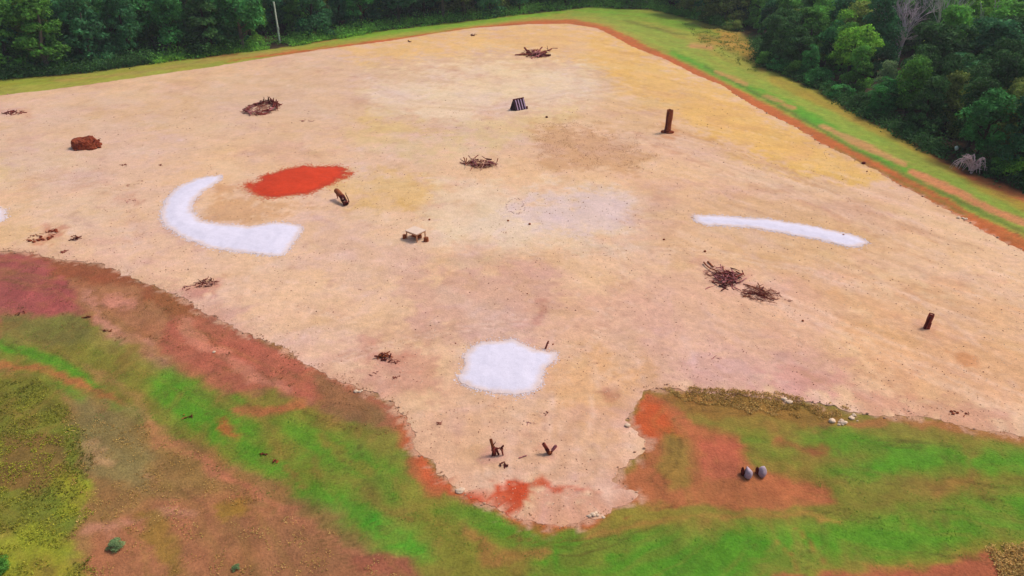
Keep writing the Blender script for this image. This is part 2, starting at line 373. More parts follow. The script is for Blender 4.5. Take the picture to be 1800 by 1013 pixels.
PADS = [
 S('p', [(-300,430),(0,436),(200,455),(330,520),(560,640),(720,715),(900,560),(1180,470),(1500,480),(1500,700),(1140,690),(1090,880),(800,870),(700,720)], (223,172,146), 26, 14, .6),
 S('p', [(0,170),(400,120),(640,85),(700,200),(560,280),(300,300),(0,250)], (230,186,152), 26, 16, .6),
 S('p', [(-400,190),(0,170),(400,118),(700,72),(930,44),(1060,52),(1180,110),(1100,200),(900,260),(600,250),(-400,330)], (222,182,146), 30, 20, .8),
 S('p', [(-300,250),(0,250),(90,262),(150,290),(120,330),(-300,350)], (226,192,142), 18, 14, .8),
 S('p', [(-100,400),(60,398),(100,420),(0,440),(-200,430)], (224,182,130), 12, 10, .7),
 S('p', [(0,200),(260,200),(330,330),(280,400),(100,380),(0,300)], (226,186,162), 30, 20, .5),
 S('p', [(600,80),(930,44),(1060,50),(1250,150),(1150,160),(1000,110),(850,90),(640,110)], (236,188,120), 12, 12, .9),
 S('p', [(1060,56),(1120,85),(1260,150),(1400,228),(1560,310),(1500,330),(1380,300),(1240,240),(1100,170),(1030,110)], (234,184,106), 14, 12, .95),
 S('p', [(1250,250),(1400,290),(1540,320),(1420,318),(1300,290)], (230,184,98), 10, 10, .6),
 S('p', [(640,140),(900,110),(1040,130),(1060,160),(960,200),(780,215),(660,200)], (238,208,170), 22, 16, .8),
 S('l', [(640,210),(720,225),(800,240)], (222,182,116), 8, 8, .7, [6,9,6]),
 S('l', [(620,240),(760,260),(880,230),(1000,200)], (228,194,136), 12, 10, .6, [14,18,14,10]),
 S('p', [(560,310),(700,300),(800,330),(760,370),(660,375),(590,350)], (228,184,116), 14, 10, .8),
 S('l', [(700,355),(790,385)], (214,168,96), 6, 6, .7, [3,3]),
 S('p', [(380,330),(440,345),(500,365),(560,360),(500,388),(420,390),(350,375)], (214,162,112), 9, 8, .8),
 S('p', [(780,330),(1100,330),(1180,380),(1100,430),(900,450),(780,430),(740,390)], (236,204,168), 24, 16, .85),
 S('p', [(930,345),(1100,345),(1120,400),(960,410),(900,380)], (228,198,184), 18, 14, .8),
 S('p', [(1120,330),(1400,330),(1600,420),(1500,470),(1200,460),(1130,400)], (222,176,132), 20, 14, .8),
 S('p', [(940,225),(1010,220),(1100,240),(1150,280),(1120,310),(1020,300),(950,280)], (206,154,106), 10, 10, .65),
 S('p', [(1060,160),(1200,190),(1160,240),(1080,225)], (224,180,130), 12, 12, .6),
 S('l', [(1090,250),(1180,240),(1300,300),(1500,380),(1650,450),(1800,540)], (230,188,154), 6, 6, .6, [5,9,10,8,8,8]),
 S('l', [(1120,240),(1250,290),(1450,370),(1650,470)], (206,150,112), 3, 4, .5, [1.5,2,2,2]),
 S('l', [(1180,225),(1300,270),(1480,345),(1700,450)], (206,150,104), 3, 4, .5, [1.5,2,2,2]),
 S('p', [(1500,480),(1850,530),(1850,740),(1640,700),(1480,600)], (224,170,128), 30, 18, .8),
 S('p', [(1680,620),(1720,618),(1740,640),(1700,645)], (200,134,88), 7, 8, .7),
 S('p', [(1100,640),(1300,600),(1500,640),(1450,690),(1300,688)], (216,166,148), 20, 12, .7),
 S('p', [(1300,650),(1430,645),(1480,680),(1360,695)], (214,152,136), 12, 10, .6),
 S('p', [(1500,700),(1800,735),(1900,780),(1700,752),(1520,732)], (212,154,128), 10, 8, .8),
 S('p', [(700,470),(960,450),(980,560),(940,600),(760,600),(690,540)], (214,166,144), 24, 16, .8),
 S('l', [(960,545),(942,575)], (194,134,116), 8, 7, .75, [7,6]),
 S('l', [(745,465),(880,455),(1060,440)], (222,190,150), 5, 6, .5, [3,4,4]),
 S('p', [(960,640),(1080,600),(1180,640),(1100,700),(1080,760),(960,740)], (226,172,120), 18, 14, .75),
 S('p', [(1050,600),(1070,560),(1110,560),(1120,640),(1070,680)], (226,182,152), 12, 10, .7),
 S('p', [(720,700),(800,690),(960,710),(1080,760),(1100,800),(1040,840),(800,830),(740,780)], (224,176,140), 18, 12, .7),
 S('p', [(1060,690),(1090,685),(1095,705),(1070,708)], (190,116,92), 5, 6, .6),
 S('p', [(640,610),(760,620),(770,680),(700,690),(630,660)], (212,156,132), 16, 12, .8),
 S('p', [(830,848),(920,852),(1010,862),(1060,870),(1010,880),(930,872),(920,895),(880,890),(835,876),(800,858)], (204,80,44), 5, 3, 1),
 S('p', [(765,835),(800,842),(840,850),(820,865),(790,856)], (190,104,76), 4, 5, .9),
 S('p', [(890,896),(1000,870),(1110,866),(1110,885),(1000,925),(930,922)], (214,154,124), 6, 6, .8),
 S('l', [(1085,838),(1092,852)], (190,90,56), 5, 5, .8, [6,7]),
 S('p', [(200,460),(330,500),(420,560),(330,520),(250,490)], (216,168,138), 8, 8, .6),
 S('l', [(340,360),(300,410),(340,432)], (206,158,140), 6, 8, .4, [10,10,8]),
 S('l', [(215,345),(235,365)], (196,132,104), 5, 6, .5, [6,6]), S('l', [(130,372),(145,385)], (196,150,124), 5, 6, .5, [6,5]),
 S('l', [(0,325),(90,322),(160,340)], (228,190,160), 6, 8, .5, [6,8,5]),
 S('l', [(660,135),(720,138),(800,146)], (206,162,116), 3, 5, .5, [3,4,2]),
 S('l', [(625,176),(640,177)], (204,160,120), 5, 5, .5, [5,5]),
 S('p', [(1640,590),(1700,600),(1780,640),(1700,610)], (200,146,112), 5, 6, .4),
 S('p', [(560,380),(760,430),(700,520),(520,480)], (222,180,156), 22, 14, .6),
 S('l', [(60,425),(95,400)], (204,128,98), 6, 6, .7, [8,11]), S('l', [(355,500),(375,497)], (206,138,112), 6, 6, .7, [9,11]), S('l', [(320,512),(345,506)], (210,150,130), 6, 6, .6, [8,9]),
 S('l', [(655,632),(700,638)], (212,146,120), 7, 6, .7, [10,10]), S('l', [(0,196),(45,200)], (214,158,130), 5, 5, .6, [5,6]), S('l', [(835,289),(860,289)], (216,164,124), 5, 5, .5, [8,8]),
 S('l', [(1245,475),(1310,500),(1355,525)], (212,156,136), 6, 7, .5, [14,16,10]), S('l', [(865,802),(888,804)], (214,154,138), 5, 4, .6, [8,8]), S('l', [(955,798),(985,790)], (214,150,128), 5, 4, .6, [8,8]),
 S('l', [(1172,222),(1176,232)], (216,150,96), 5, 5, .7, [10,14]), S('l', [(1620,578),(1640,578)], (210,150,118), 5, 5, .6, [4,4]),
 S('l', [(1030,640),(1060,760)], (228,178,134), 8, 8, .4, [10,16]), S('l', [(980,660),(1010,780)], (212,160,124), 3, 5, .35, [2,2]), S('l', [(1080,650),(1100,740)], (212,160,124), 3, 5, .35, [2,2]),
 S('l', [(1560,420),(1700,490),(1850,560)], (228,184,146), 5, 6, .5, [4,5,5]), S('l', [(1300,470),(1500,560),(1700,600)], (226,180,152), 5, 7, .4, [3,4,3]),
 S('l', [(60,290),(200,330),(240,420)], (232,196,168), 6, 8, .5, [5,6,6]), S('l', [(560,250),(640,330),(760,430)], (228,186,150), 6, 8, .45, [4,5,4]),
 S('l', [(280,590),(420,585)], (220,170,140), 8, 8, .4, [8,8]),
]

TRACKS = [
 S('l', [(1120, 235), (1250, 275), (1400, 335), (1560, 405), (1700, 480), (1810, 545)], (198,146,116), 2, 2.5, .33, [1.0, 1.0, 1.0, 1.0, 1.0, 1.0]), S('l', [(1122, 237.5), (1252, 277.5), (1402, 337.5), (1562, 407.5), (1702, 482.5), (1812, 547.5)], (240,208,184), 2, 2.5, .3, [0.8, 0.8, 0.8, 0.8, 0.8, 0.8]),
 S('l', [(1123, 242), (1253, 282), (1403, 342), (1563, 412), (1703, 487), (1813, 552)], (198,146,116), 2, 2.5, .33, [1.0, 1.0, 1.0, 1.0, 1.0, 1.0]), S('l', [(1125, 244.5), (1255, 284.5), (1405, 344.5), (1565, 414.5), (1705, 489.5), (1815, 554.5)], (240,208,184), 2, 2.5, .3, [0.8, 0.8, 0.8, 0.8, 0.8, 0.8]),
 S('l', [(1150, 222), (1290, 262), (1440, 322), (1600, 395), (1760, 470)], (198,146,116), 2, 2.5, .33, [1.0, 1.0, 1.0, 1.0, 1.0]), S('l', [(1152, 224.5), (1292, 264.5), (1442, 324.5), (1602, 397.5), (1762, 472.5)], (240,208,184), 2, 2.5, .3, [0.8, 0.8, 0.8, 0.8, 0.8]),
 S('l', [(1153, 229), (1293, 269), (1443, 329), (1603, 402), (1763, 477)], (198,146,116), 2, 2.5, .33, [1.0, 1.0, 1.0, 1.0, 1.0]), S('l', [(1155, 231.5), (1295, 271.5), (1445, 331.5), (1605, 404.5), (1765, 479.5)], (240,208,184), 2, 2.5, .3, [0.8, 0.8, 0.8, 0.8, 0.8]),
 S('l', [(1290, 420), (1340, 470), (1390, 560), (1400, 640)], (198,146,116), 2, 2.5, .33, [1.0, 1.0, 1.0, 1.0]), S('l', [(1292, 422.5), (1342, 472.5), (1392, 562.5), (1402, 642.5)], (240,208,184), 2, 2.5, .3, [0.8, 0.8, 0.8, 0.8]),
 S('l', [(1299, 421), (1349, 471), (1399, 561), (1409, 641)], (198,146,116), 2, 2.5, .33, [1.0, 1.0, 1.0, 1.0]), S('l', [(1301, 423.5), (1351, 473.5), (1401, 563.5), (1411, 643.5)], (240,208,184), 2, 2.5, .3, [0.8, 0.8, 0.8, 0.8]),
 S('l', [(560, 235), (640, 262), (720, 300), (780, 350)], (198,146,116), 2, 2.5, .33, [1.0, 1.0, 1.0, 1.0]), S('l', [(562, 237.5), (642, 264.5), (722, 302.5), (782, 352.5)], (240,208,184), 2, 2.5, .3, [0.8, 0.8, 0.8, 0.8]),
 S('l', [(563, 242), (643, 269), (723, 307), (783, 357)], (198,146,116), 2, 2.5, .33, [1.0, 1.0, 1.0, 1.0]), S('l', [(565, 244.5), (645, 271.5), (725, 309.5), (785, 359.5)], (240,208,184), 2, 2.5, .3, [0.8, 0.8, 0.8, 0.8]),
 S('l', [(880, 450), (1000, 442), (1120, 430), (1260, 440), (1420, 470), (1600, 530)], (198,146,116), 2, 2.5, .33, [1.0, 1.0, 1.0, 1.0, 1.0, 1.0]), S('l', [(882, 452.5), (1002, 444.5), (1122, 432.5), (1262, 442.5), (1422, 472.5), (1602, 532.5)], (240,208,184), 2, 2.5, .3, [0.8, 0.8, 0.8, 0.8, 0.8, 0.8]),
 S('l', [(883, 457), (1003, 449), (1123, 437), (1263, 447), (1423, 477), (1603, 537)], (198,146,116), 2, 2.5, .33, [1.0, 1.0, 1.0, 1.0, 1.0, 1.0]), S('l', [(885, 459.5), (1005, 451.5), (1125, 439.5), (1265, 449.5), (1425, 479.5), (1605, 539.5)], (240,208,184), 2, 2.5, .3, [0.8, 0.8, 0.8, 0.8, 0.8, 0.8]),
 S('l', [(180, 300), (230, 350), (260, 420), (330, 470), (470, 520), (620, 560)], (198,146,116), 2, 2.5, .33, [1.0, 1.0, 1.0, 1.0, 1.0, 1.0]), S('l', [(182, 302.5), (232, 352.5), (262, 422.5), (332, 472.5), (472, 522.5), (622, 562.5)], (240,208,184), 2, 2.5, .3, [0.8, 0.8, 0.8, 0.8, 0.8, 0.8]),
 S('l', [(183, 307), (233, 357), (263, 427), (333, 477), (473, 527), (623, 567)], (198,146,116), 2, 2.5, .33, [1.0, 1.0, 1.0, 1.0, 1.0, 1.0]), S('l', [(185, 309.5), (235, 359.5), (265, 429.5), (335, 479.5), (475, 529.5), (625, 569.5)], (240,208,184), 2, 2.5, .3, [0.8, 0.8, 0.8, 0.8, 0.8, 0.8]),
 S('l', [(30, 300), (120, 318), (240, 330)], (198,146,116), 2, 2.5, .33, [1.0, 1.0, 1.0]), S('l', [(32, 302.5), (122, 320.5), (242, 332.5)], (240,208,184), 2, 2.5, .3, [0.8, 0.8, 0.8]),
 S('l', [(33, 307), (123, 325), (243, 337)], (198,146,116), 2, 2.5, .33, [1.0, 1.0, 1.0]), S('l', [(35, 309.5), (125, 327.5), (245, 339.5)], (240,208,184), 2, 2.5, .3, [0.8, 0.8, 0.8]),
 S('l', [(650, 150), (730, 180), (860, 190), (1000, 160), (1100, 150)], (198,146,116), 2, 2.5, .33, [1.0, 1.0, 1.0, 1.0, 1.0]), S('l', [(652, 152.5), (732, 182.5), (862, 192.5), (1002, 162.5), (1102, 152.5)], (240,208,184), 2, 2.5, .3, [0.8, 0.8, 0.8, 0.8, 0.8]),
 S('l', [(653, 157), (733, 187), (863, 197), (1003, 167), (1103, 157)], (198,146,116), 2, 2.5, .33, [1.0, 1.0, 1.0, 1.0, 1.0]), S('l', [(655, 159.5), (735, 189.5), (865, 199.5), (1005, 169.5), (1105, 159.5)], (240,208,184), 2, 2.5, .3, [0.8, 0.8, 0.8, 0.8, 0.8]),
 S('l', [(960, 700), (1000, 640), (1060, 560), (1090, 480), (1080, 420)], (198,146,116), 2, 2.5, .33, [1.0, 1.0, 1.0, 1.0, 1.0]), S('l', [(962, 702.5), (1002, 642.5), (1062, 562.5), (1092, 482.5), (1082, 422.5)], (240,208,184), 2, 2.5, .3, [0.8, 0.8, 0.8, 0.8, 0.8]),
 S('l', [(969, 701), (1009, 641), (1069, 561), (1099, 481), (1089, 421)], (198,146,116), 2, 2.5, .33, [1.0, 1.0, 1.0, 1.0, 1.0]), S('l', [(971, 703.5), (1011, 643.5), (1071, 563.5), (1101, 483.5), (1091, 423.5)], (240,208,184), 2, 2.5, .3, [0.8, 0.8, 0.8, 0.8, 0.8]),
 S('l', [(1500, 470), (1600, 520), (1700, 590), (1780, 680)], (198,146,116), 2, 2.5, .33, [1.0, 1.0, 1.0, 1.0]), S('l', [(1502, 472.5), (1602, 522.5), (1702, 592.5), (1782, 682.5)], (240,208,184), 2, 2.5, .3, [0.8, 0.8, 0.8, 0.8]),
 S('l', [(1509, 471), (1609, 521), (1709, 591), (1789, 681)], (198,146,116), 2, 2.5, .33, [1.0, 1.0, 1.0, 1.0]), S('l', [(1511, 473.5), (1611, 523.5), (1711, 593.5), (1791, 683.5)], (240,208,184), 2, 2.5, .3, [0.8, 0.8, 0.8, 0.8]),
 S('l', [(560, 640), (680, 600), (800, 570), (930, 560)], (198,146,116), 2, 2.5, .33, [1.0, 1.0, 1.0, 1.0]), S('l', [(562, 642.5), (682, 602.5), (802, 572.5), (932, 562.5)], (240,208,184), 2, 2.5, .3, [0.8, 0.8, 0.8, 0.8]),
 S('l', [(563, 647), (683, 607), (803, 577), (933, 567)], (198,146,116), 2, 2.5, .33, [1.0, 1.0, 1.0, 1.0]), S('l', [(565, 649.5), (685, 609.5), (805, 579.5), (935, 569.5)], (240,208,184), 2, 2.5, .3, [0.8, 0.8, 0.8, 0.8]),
]
# ------------------------------------------------------------------ ground sheet
def fan_grid(ys, ncol, margin, slope=.86):
    u = np.linspace(-1, 1, ncol); Y = np.repeat(ys, ncol); half = np.maximum(ys*slope+margin, 60)
    return np.concatenate([u*h for h in half]), Y
ys = np.concatenate([np.linspace(-80, 12, 24)[:-1], 12*np.exp(np.arange(0, math.log(330/12), .0046)), np.geomspace(340, 1500, 18)])
NC = 460
GX, GY = fan_grid(ys, NC, 22)
far = GY > 335
GX = np.where(far, GX*(1+(GY-335)/2500), GX)
D = sd_poly(GX, GY, PAD)
GZ = np.where(D < 0, -.16*sstep(.5, 2, -D), 0)+np.where(D >= 0, out_h(GX, GY, D), 0)
GZ = np.where(GY > 330, -1, GZ)
gc = field(GX, GY, C(134, 120, 56), OUT, GZ, .6)
gmk = lambda: sstep(.62, .95, gc[:, 1]/gc[:, 0])
# patchy growth: thin turf lets the soil through, soil carries stray growth
bl = fbm(GX/1.5+fbm(GX/4, GY/4, 91)*1.5, GY/2.6, 93, 5); b2 = fbm(GX/.6, GY/.9, 95, 4); near = 1-sstep(60, 110, GY)
al = (sstep(.12, .45, bl)*.28*(.35+.65*near))[:, None]; gc = gc*(1-al)+np.array(C(160, 106, 62))*al
al = (sstep(.10, .5, -bl+.4*b2)*.30*(.35+.65*near)*gmk())[:, None]; gc = gc*(1-al)+np.array(C(112, 132, 44))*al
al = (sstep(.28, .6, b2)*.3*near)[:, None]; gc = gc*(1-al)+np.array(C(104, 78, 44))*al
# forest floor
EDGE = [(-400,172),(-200,152),(0,131),(150,119),(260,103),(380,90),(450,82),(520,74),(600,60),(650,50),(800,33),(900,22),(960,14),(1040,7),(1150,11),
        (1240,32),(1300,48),(1336,72),(1342,112),(1372,122),(1440,150),(1500,185),(1560,215),(1620,250),(1690,288),(1740,300),(1800,322),(1900,370),(2100,470)]
EX = [e[0] for e in EDGE]; EY = [e[1] for e in EDGE]
EW = [at0(*e) for e in EDGE]
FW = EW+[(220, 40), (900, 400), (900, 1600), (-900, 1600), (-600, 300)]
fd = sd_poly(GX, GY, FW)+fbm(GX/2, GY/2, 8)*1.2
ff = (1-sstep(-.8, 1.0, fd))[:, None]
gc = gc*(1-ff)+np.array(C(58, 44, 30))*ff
st1 = fbm(D/.55+fbm(GX/5, GY/5, 111)*1.2, (GX*.8+GY*.5)/7, 113, 4); st2 = fbm(D/.22+fbm(GX/3, GY/3, 115), (GX*.7-GY*.6)/4.5, 117, 3)
al = (sstep(.05, .5, st1)*.3*sstep(.5, 2, D))[:, None]; gc = gc*(1-al)+np.array(C(150, 118, 58))*al
al = (sstep(.05, .5, -st1)*.32*sstep(.5, 2, D)*near*gmk())[:, None]; gc = gc*(1-al)+np.array(C(104, 130, 44))*al
al = (sstep(.34, .6, st2)*.45*near*sstep(.5, 2, D))[:, None]; gc = gc*(1-al)+np.array(C(96, 74, 36))*al
fr = (sstep(-.1, .35, fbm(GX/.45, GY/.6, 131, 3)+.25-D/1.1)*sstep(1.5, .2, D)*near*.8)[:, None]; fr = np.where((D > -1)[:, None], fr, 0); gc = gc*(1-fr)+np.array(C(208, 158, 128))*fr
# streaky turf texture: fine tonal change of the plants and soil themselves
s1 = fbm(GX/1.4, GY/4.5, 21, 4); s2 = fbm(GX/.5, GY/.8, 23, 3); s3 = fbm(GX/4, GY/4, 31, 3)
gm = (1.06+.16*s1+.16*s2)[:, None]; gc = gc*gm
gc[:, 0] *= 1+.14*s3; gc[:, 1] *= 1-.03*s3
nr = len(ys); idx = np.arange(nr*NC).reshape(nr, NC)
F = np.stack([idx[:-1, :-1], idx[:-1, 1:], idx[1:, 1:], idx[1:, :-1]], -1).reshape(-1, 4)
M_ground = attr_mat('turf_and_soil', [(1.1, .86, 1.14), (6, .82, 1.18)], (7, .12, .7))
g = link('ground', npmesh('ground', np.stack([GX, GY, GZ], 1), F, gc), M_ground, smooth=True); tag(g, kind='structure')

# ------------------------------------------------------------------ ragged sheets: the sand pad and the spread patches
def ragged(P, step, amp, seed):
    P = [Vector(p) for p in P]; out = []; s = 0
    for i in range(len(P)):
        a, b = P[i], P[(i+1) % len(P)]; L = (b-a).length; n = max(1, int(L/step))
        for k in range(n):
            out.append(a.lerp(b, k/n))
    # soften corners
    A = np.array([[p.x, p.y] for p in out])
    for _ in range(3): A = (np.roll(A, 1, 0)+A*2+np.roll(A, -1, 0))/4
    T = np.roll(A, -1, 0)-np.roll(A, 1, 0); T /= np.linalg.norm(T, axis=1)[:, None]+1e-9
    N = np.stack([T[:, 1], -T[:, 0]], 1)
    q = fbm(A[:, 0]/(amp*7), A[:, 1]/(amp*7), seed, 5)*amp*1.2+fbm(A[:, 0]/(amp*1.5), A[:, 1]/(amp*1.5), seed+3, 3)*amp*1.0+fbm(A[:, 0]/.35, A[:, 1]/.35, seed+9, 2)*amp*.4
    return A+N*q[:, None]
def sheet(name, P, inner, zf, colf, mat, base=-.05, drop=.12, seed=1):
    """P boundary (n,2), inner points (m,2); top follows zf, rim drops to the ground beneath"""
    n = len(P); pts = [Vector((float(a), float(b))) for a, b in P]+[Vector((float(a), float(b))) for a, b in inner]
    co, ed, fa, ov, oe, of = delaunay_2d_cdt(pts, [(i, (i+1) % n) for i in range(n)], [], 1, 1e-5)
    XY = np.array([[c.x, c.y] for c in co]); Fs = np.array([f for f in fa if len(f) == 3], 'i')
    v0, v1, v2 = XY[Fs[:, 0]], XY[Fs[:, 1]], XY[Fs[:, 2]]
    cr = (v1[:, 0]-v0[:, 0])*(v2[:, 1]-v0[:, 1])-(v1[:, 1]-v0[:, 1])*(v2[:, 0]-v0[:, 0])
    Fs[cr < 0] = Fs[cr < 0][:, ::-1]
    Z = zf(XY[:, 0], XY[:, 1])
    V = np.column_stack([XY, Z]); c = colf(XY[:, 0], XY[:, 1])
    # rim skirt
    from collections import Counter
    e = np.concatenate([Fs[:, [0, 1]], Fs[:, [1, 2]], Fs[:, [2, 0]]]); key = np.sort(e, 1); k1 = key[:, 0].astype(np.int64)*(len(V)+1)+key[:, 1]
    u, inv, cnt = np.unique(k1, return_inverse=True, return_counts=True); be = e[cnt[inv] == 1]
    nb = len(V); bv = np.unique(be); mp = {int(b): nb+i for i, b in enumerate(bv)}
    low = V[bv].copy(); low[:, 2] -= drop
    nq = len(bv); V = np.vstack([V, low, V[bv]]); c = np.vstack([c, c[bv], c[bv]])
    SF = []
    for a_, b_ in be:
        la, lb_ = mp[int(a_)], mp[int(b_)]; SF.append((lb_+nq, la+nq, la)); SF.append((lb_+nq, la, lb_))
    Fs = np.vstack([Fs, np.array(SF, 'i')])
    return link(name, npmesh(name, V, Fs, c), mat, smooth=True)

PB = ragged(PAD, .15, .3, 5)
# inner points: fan lattice kept clear of the rim
ysp = 30*np.exp(np.arange(math.log(26/30), math.log(215/30), .0068))
IX, IY = fan_grid(ysp, 380, 8, .80)
IX = IX+RS.uniform(-.06, .06, IX.shape)*IY/60; IY = IY+RS.uniform(-.06, .06, IY.shape)*IY/60
dI = sd_poly(IX, IY, PAD); keep = dI < -.9
inner = np.stack([IX[keep], IY[keep]], 1)
def padcol(X, Y):
    c = field(X, Y, C(*PADC), PADS, np.full(len(X), PADZ), 2.0, 2.2)
    wq = fbm(X/5, Y/5, 71)*2.2; e1 = fbm(X/3.2+wq, Y/3.6-wq, 73, 5); e2 = fbm(X/8-wq*.4, Y/6+wq*.5, 75, 5); e3 = fbm(X/.8+wq, Y/1.1, 79, 4)
    for q, col, st in ((sstep(.05, .5, e1), (228, 186, 164), .5), (sstep(.08, .5, -e1), (220, 176, 128), .45), (sstep(.1, .5, e2), (216, 164, 142), .35), (sstep(.1, .5, -e2), (230, 196, 160), .4), (sstep(.3, .62, e3), (200, 150, 122), .35), (sstep(.35, .65, -e3), (236, 200, 176), .35)):
        al = (q*st)[:, None]; c = c*(1-al)+c*np.array(C(*col))/np.array(C(*PADC))*al*.75+np.array(C(*col))*al*.25
    a = fbm(X/6, Y/9, 61, 4); b = fbm(X/1.8, Y/2.4, 63, 4); d = fbm(X/14, Y/14, 65, 3)
    c = c*(1+.05*a+.06*b)[:, None]
    c[:, 2] *= 1-.13*d-.06*a; c[:, 0] *= 1+.02*d
    # wheel tracks in pairs
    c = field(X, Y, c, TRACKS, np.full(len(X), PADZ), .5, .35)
    # grading and tyre streaks: soil turned over in long lines
    def streak(ux, uy, seed, wdt, ln): p_ = X*ux+Y*uy; q_ = -X*uy+Y*ux; return fbm(p_/ln+fbm(X/9, Y/9, seed+2)*.8, (q_+1.4*fbm(X/12, Y/12, seed+1))/wdt, seed, 4)
    sR = streak(.62, -.78, 201, .7, 14)*sstep(6, 20, X); sL = streak(.97, -.22, 205, 1.6, 9)*(1-sstep(2, 14, X))*.6; sT = streak(.15, .99, 209, .45, 6)*sstep(-6, 0, X)*(1-sstep(8, 14, X))*(1-sstep(38, 50, Y))
    st = sR+sL+sT; c = c*(1+.08*st)[:, None]; c[:, 2] *= 1+.08*st
    al = (sstep(.3, .6, st)*.28)[:, None]; c = c*(1-al)+np.array(C(238, 206, 180))*al
    al = (sstep(.3, .6, -st)*.28)[:, None]; c = c*(1-al)+np.array(C(204, 152, 118))*al
    rough = 1-sstep(44, 75, Y); c = c*(1+.16*rough*fbm(X/.35, Y/.35, 221, 3))[:, None]
    rim = -sd_poly(X, Y, PAD); al = ((1-sstep(0, .9, rim+.7*fbm(X/.5, Y/.5, 231, 3)))*.5*sstep(-.2, .4, fbm(X/3, Y/3, 237, 3)))[:, None]; c = c*(1-al)+np.array(C(206, 148, 118))*al
    return c
def padz(X, Y):
    return .008+(pad_h(X, Y)-.008)*sstep(-.3, 1.2, -sd_poly(X, Y, PAD)+.3)
M_pad = attr_mat('packed_sand', [(.35, .96, 1.04), (1.6, .93, 1.07), (5, .93, 1.07), (14, .88, 1.12)], (5, .07, .7))
po = sheet('sand_yard', PB, inner, padz, padcol, M_pad, drop=.35)
tag(po, kind='structure')

def patch(name, px, cols, label, cat, step=.16, amp=.16, bulge=.10, seed=1, mat=None, group=None):
    P = [at0(x, y, PADZ) for x, y in px]; B = ragged(P, step, amp, seed)
    x0, y0 = B.min(0); x1, y1 = B.max(0); st = max(.22, (x1-x0)/70)
    gx, gy = np.meshgrid(np.arange(x0, x1, st), np.arange(y0, y1, st)); gx = gx.ravel()+RS.uniform(-.05, .05, gx.size); gy = gy.ravel()+RS.uniform(-.05, .05, gy.size)
    k = sd_poly(gx, gy, B) < -.1
    zf = lambda X, Y: pad_h(X, Y)+.03+bulge*sstep(0, 1.6, -np.minimum(sd_poly(X, Y, B), 0))+.03*fbm(X/.7, Y/.7, seed, 3)*sstep(0, .5, -np.minimum(sd_poly(X, Y, B), 0))
    def cf(X, Y):
        d = -np.minimum(sd_poly(X, Y, B), 0); t = (sstep(0, .55, d+fbm(X/.5, Y/.5, seed+5, 3)*.2))[:, None]
        return np.array(C(*cols[1]))*(1-t)+np.array(C(*cols[0]))*t*(1+(.035 if cols is WS else .14)*fbm(X/1.5, Y/2.5, seed, 4))[:, None]
    EDGES.append((B, name))
    o = sheet(name, B, np.stack([gx[k], gy[k]], 1), zf, cf, mat, drop=.14)
    return tag(o, label, cat, group)
EDGES = []
M_white = attr_mat('loose_sand', [(2.5, .95, 1.05), (12, .94, 1.06)], (5, .05, .4))
WS = [(232, 224, 238), (232, 206, 196)]
patch('sand_patch', [(345,315),(368,311),(388,309),(382,320),(357,335),(337,355),(336,374),(352,389),(400,396),(440,400),(470,393),(500,392),(525,397),(529,405),
   (520,420),(506,436),(500,447),(480,450),(450,446),(400,440),(362,433),(340,424),(310,409),(290,395),(285,376),(292,351),(311,331)], WS,
   'large C-shaped patch of white sand curving left below the red clay patch', 'sand patch', seed=11, mat=M_white)
patch('sand_patch', [(849,602),(878,599),(904,599),(922,607),(934,611),(946,617),(980,620),(977,633),(966,642),(955,652),(953,666),(945,679),(936,688),(921,691),
   (906,696),(893,692),(878,691),(861,689),(844,685),(826,680),(812,673),(808,663),(814,650),(818,632),(822,616),(833,610)], WS,
   'broad rounded patch of white sand nearest the camera, above the two forked stumps', 'sand patch', step=.12, seed=13, mat=M_white)
patch('sand_patch', [(1219,379),(1260,380),(1300,383),(1350,386),(1410,395),(1460,405),(1505,415),(1527,426),(1510,434),(1488,433),(1440,421),(1370,408),(1300,398),(1240,396),(1226,391)], WS,
   'long narrow strip of white sand on the right side of the yard', 'sand patch', amp=.13, seed=17, mat=M_white)
patch('sand_patch', [(-60,366),(-10,362),(6,370),(9,383),(-4,392),(-60,396)], WS, 'white sand patch cut off by the left edge of the photo', 'sand patch', seed=19, mat=M_white)
patch('clay_patch', [(436,322),(444,327),(440,331),(462,316),(458,312),(480,306),(505,298),(540,294),(575,294),(596,295),(606,298),(598,302),(619,306),(600,308),(611,313),(590,315),(588,321),(568,330),(545,339),(505,345),(475,347),(452,341),(442,334)],
   [(214, 66, 32), (196, 62, 38)], 'bright orange-red patch of clay spread inside the curve of white sand', 'clay patch', amp=.42, bulge=.12, seed=23,
   mat=attr_mat('red_clay', [(2, .92, 1.08), (9, .85, 1.15)], (5, .08, .6)))

# ------------------------------------------------------------------ wood, stone and other materials
M_bark = flat_mat('brown_bark', C(140, 64, 52), [(3, .6, 1.4), (14, .7, 1.3)], (14, .03))
M_barkd = flat_mat('dark_bark', C(100, 38, 32), [(3, .6, 1.4), (14, .7, 1.3)], (14, .03))
M_barkg = flat_mat('rosy_grey_wood', C(186, 112, 112), [(4, .6, 1.3), (14, .75, 1.25)], (14, .03))
M_barkl = flat_mat('pale_weathered_wood', C(206, 150, 128), [(3, .7, 1.2), (12, .8, 1.2)], (14, .02))
M_dead = flat_mat('silver_dead_wood', C(222, 192, 190), [(2, .75, 1.2)], None)
M_rust = flat_mat('rusty_brown_wood', C(152, 80, 46), [(2.5, .65, 1.35), (12, .7, 1.3)], (10, .04))
M_soil = two_mat('heaped_red_soil', C(128, 50, 28), C(158, 76, 44), 1.6, [(6, .75, 1.25)], (4, .2, .8))
M_black = flat_mat('black_sheet', C(52, 24, 34), [(3, .7, 1.3)], None, .6)
M_slat = flat_mat('pale_lilac_slat', C(206, 170, 200), [(3, .85, 1.15)], None, .7)
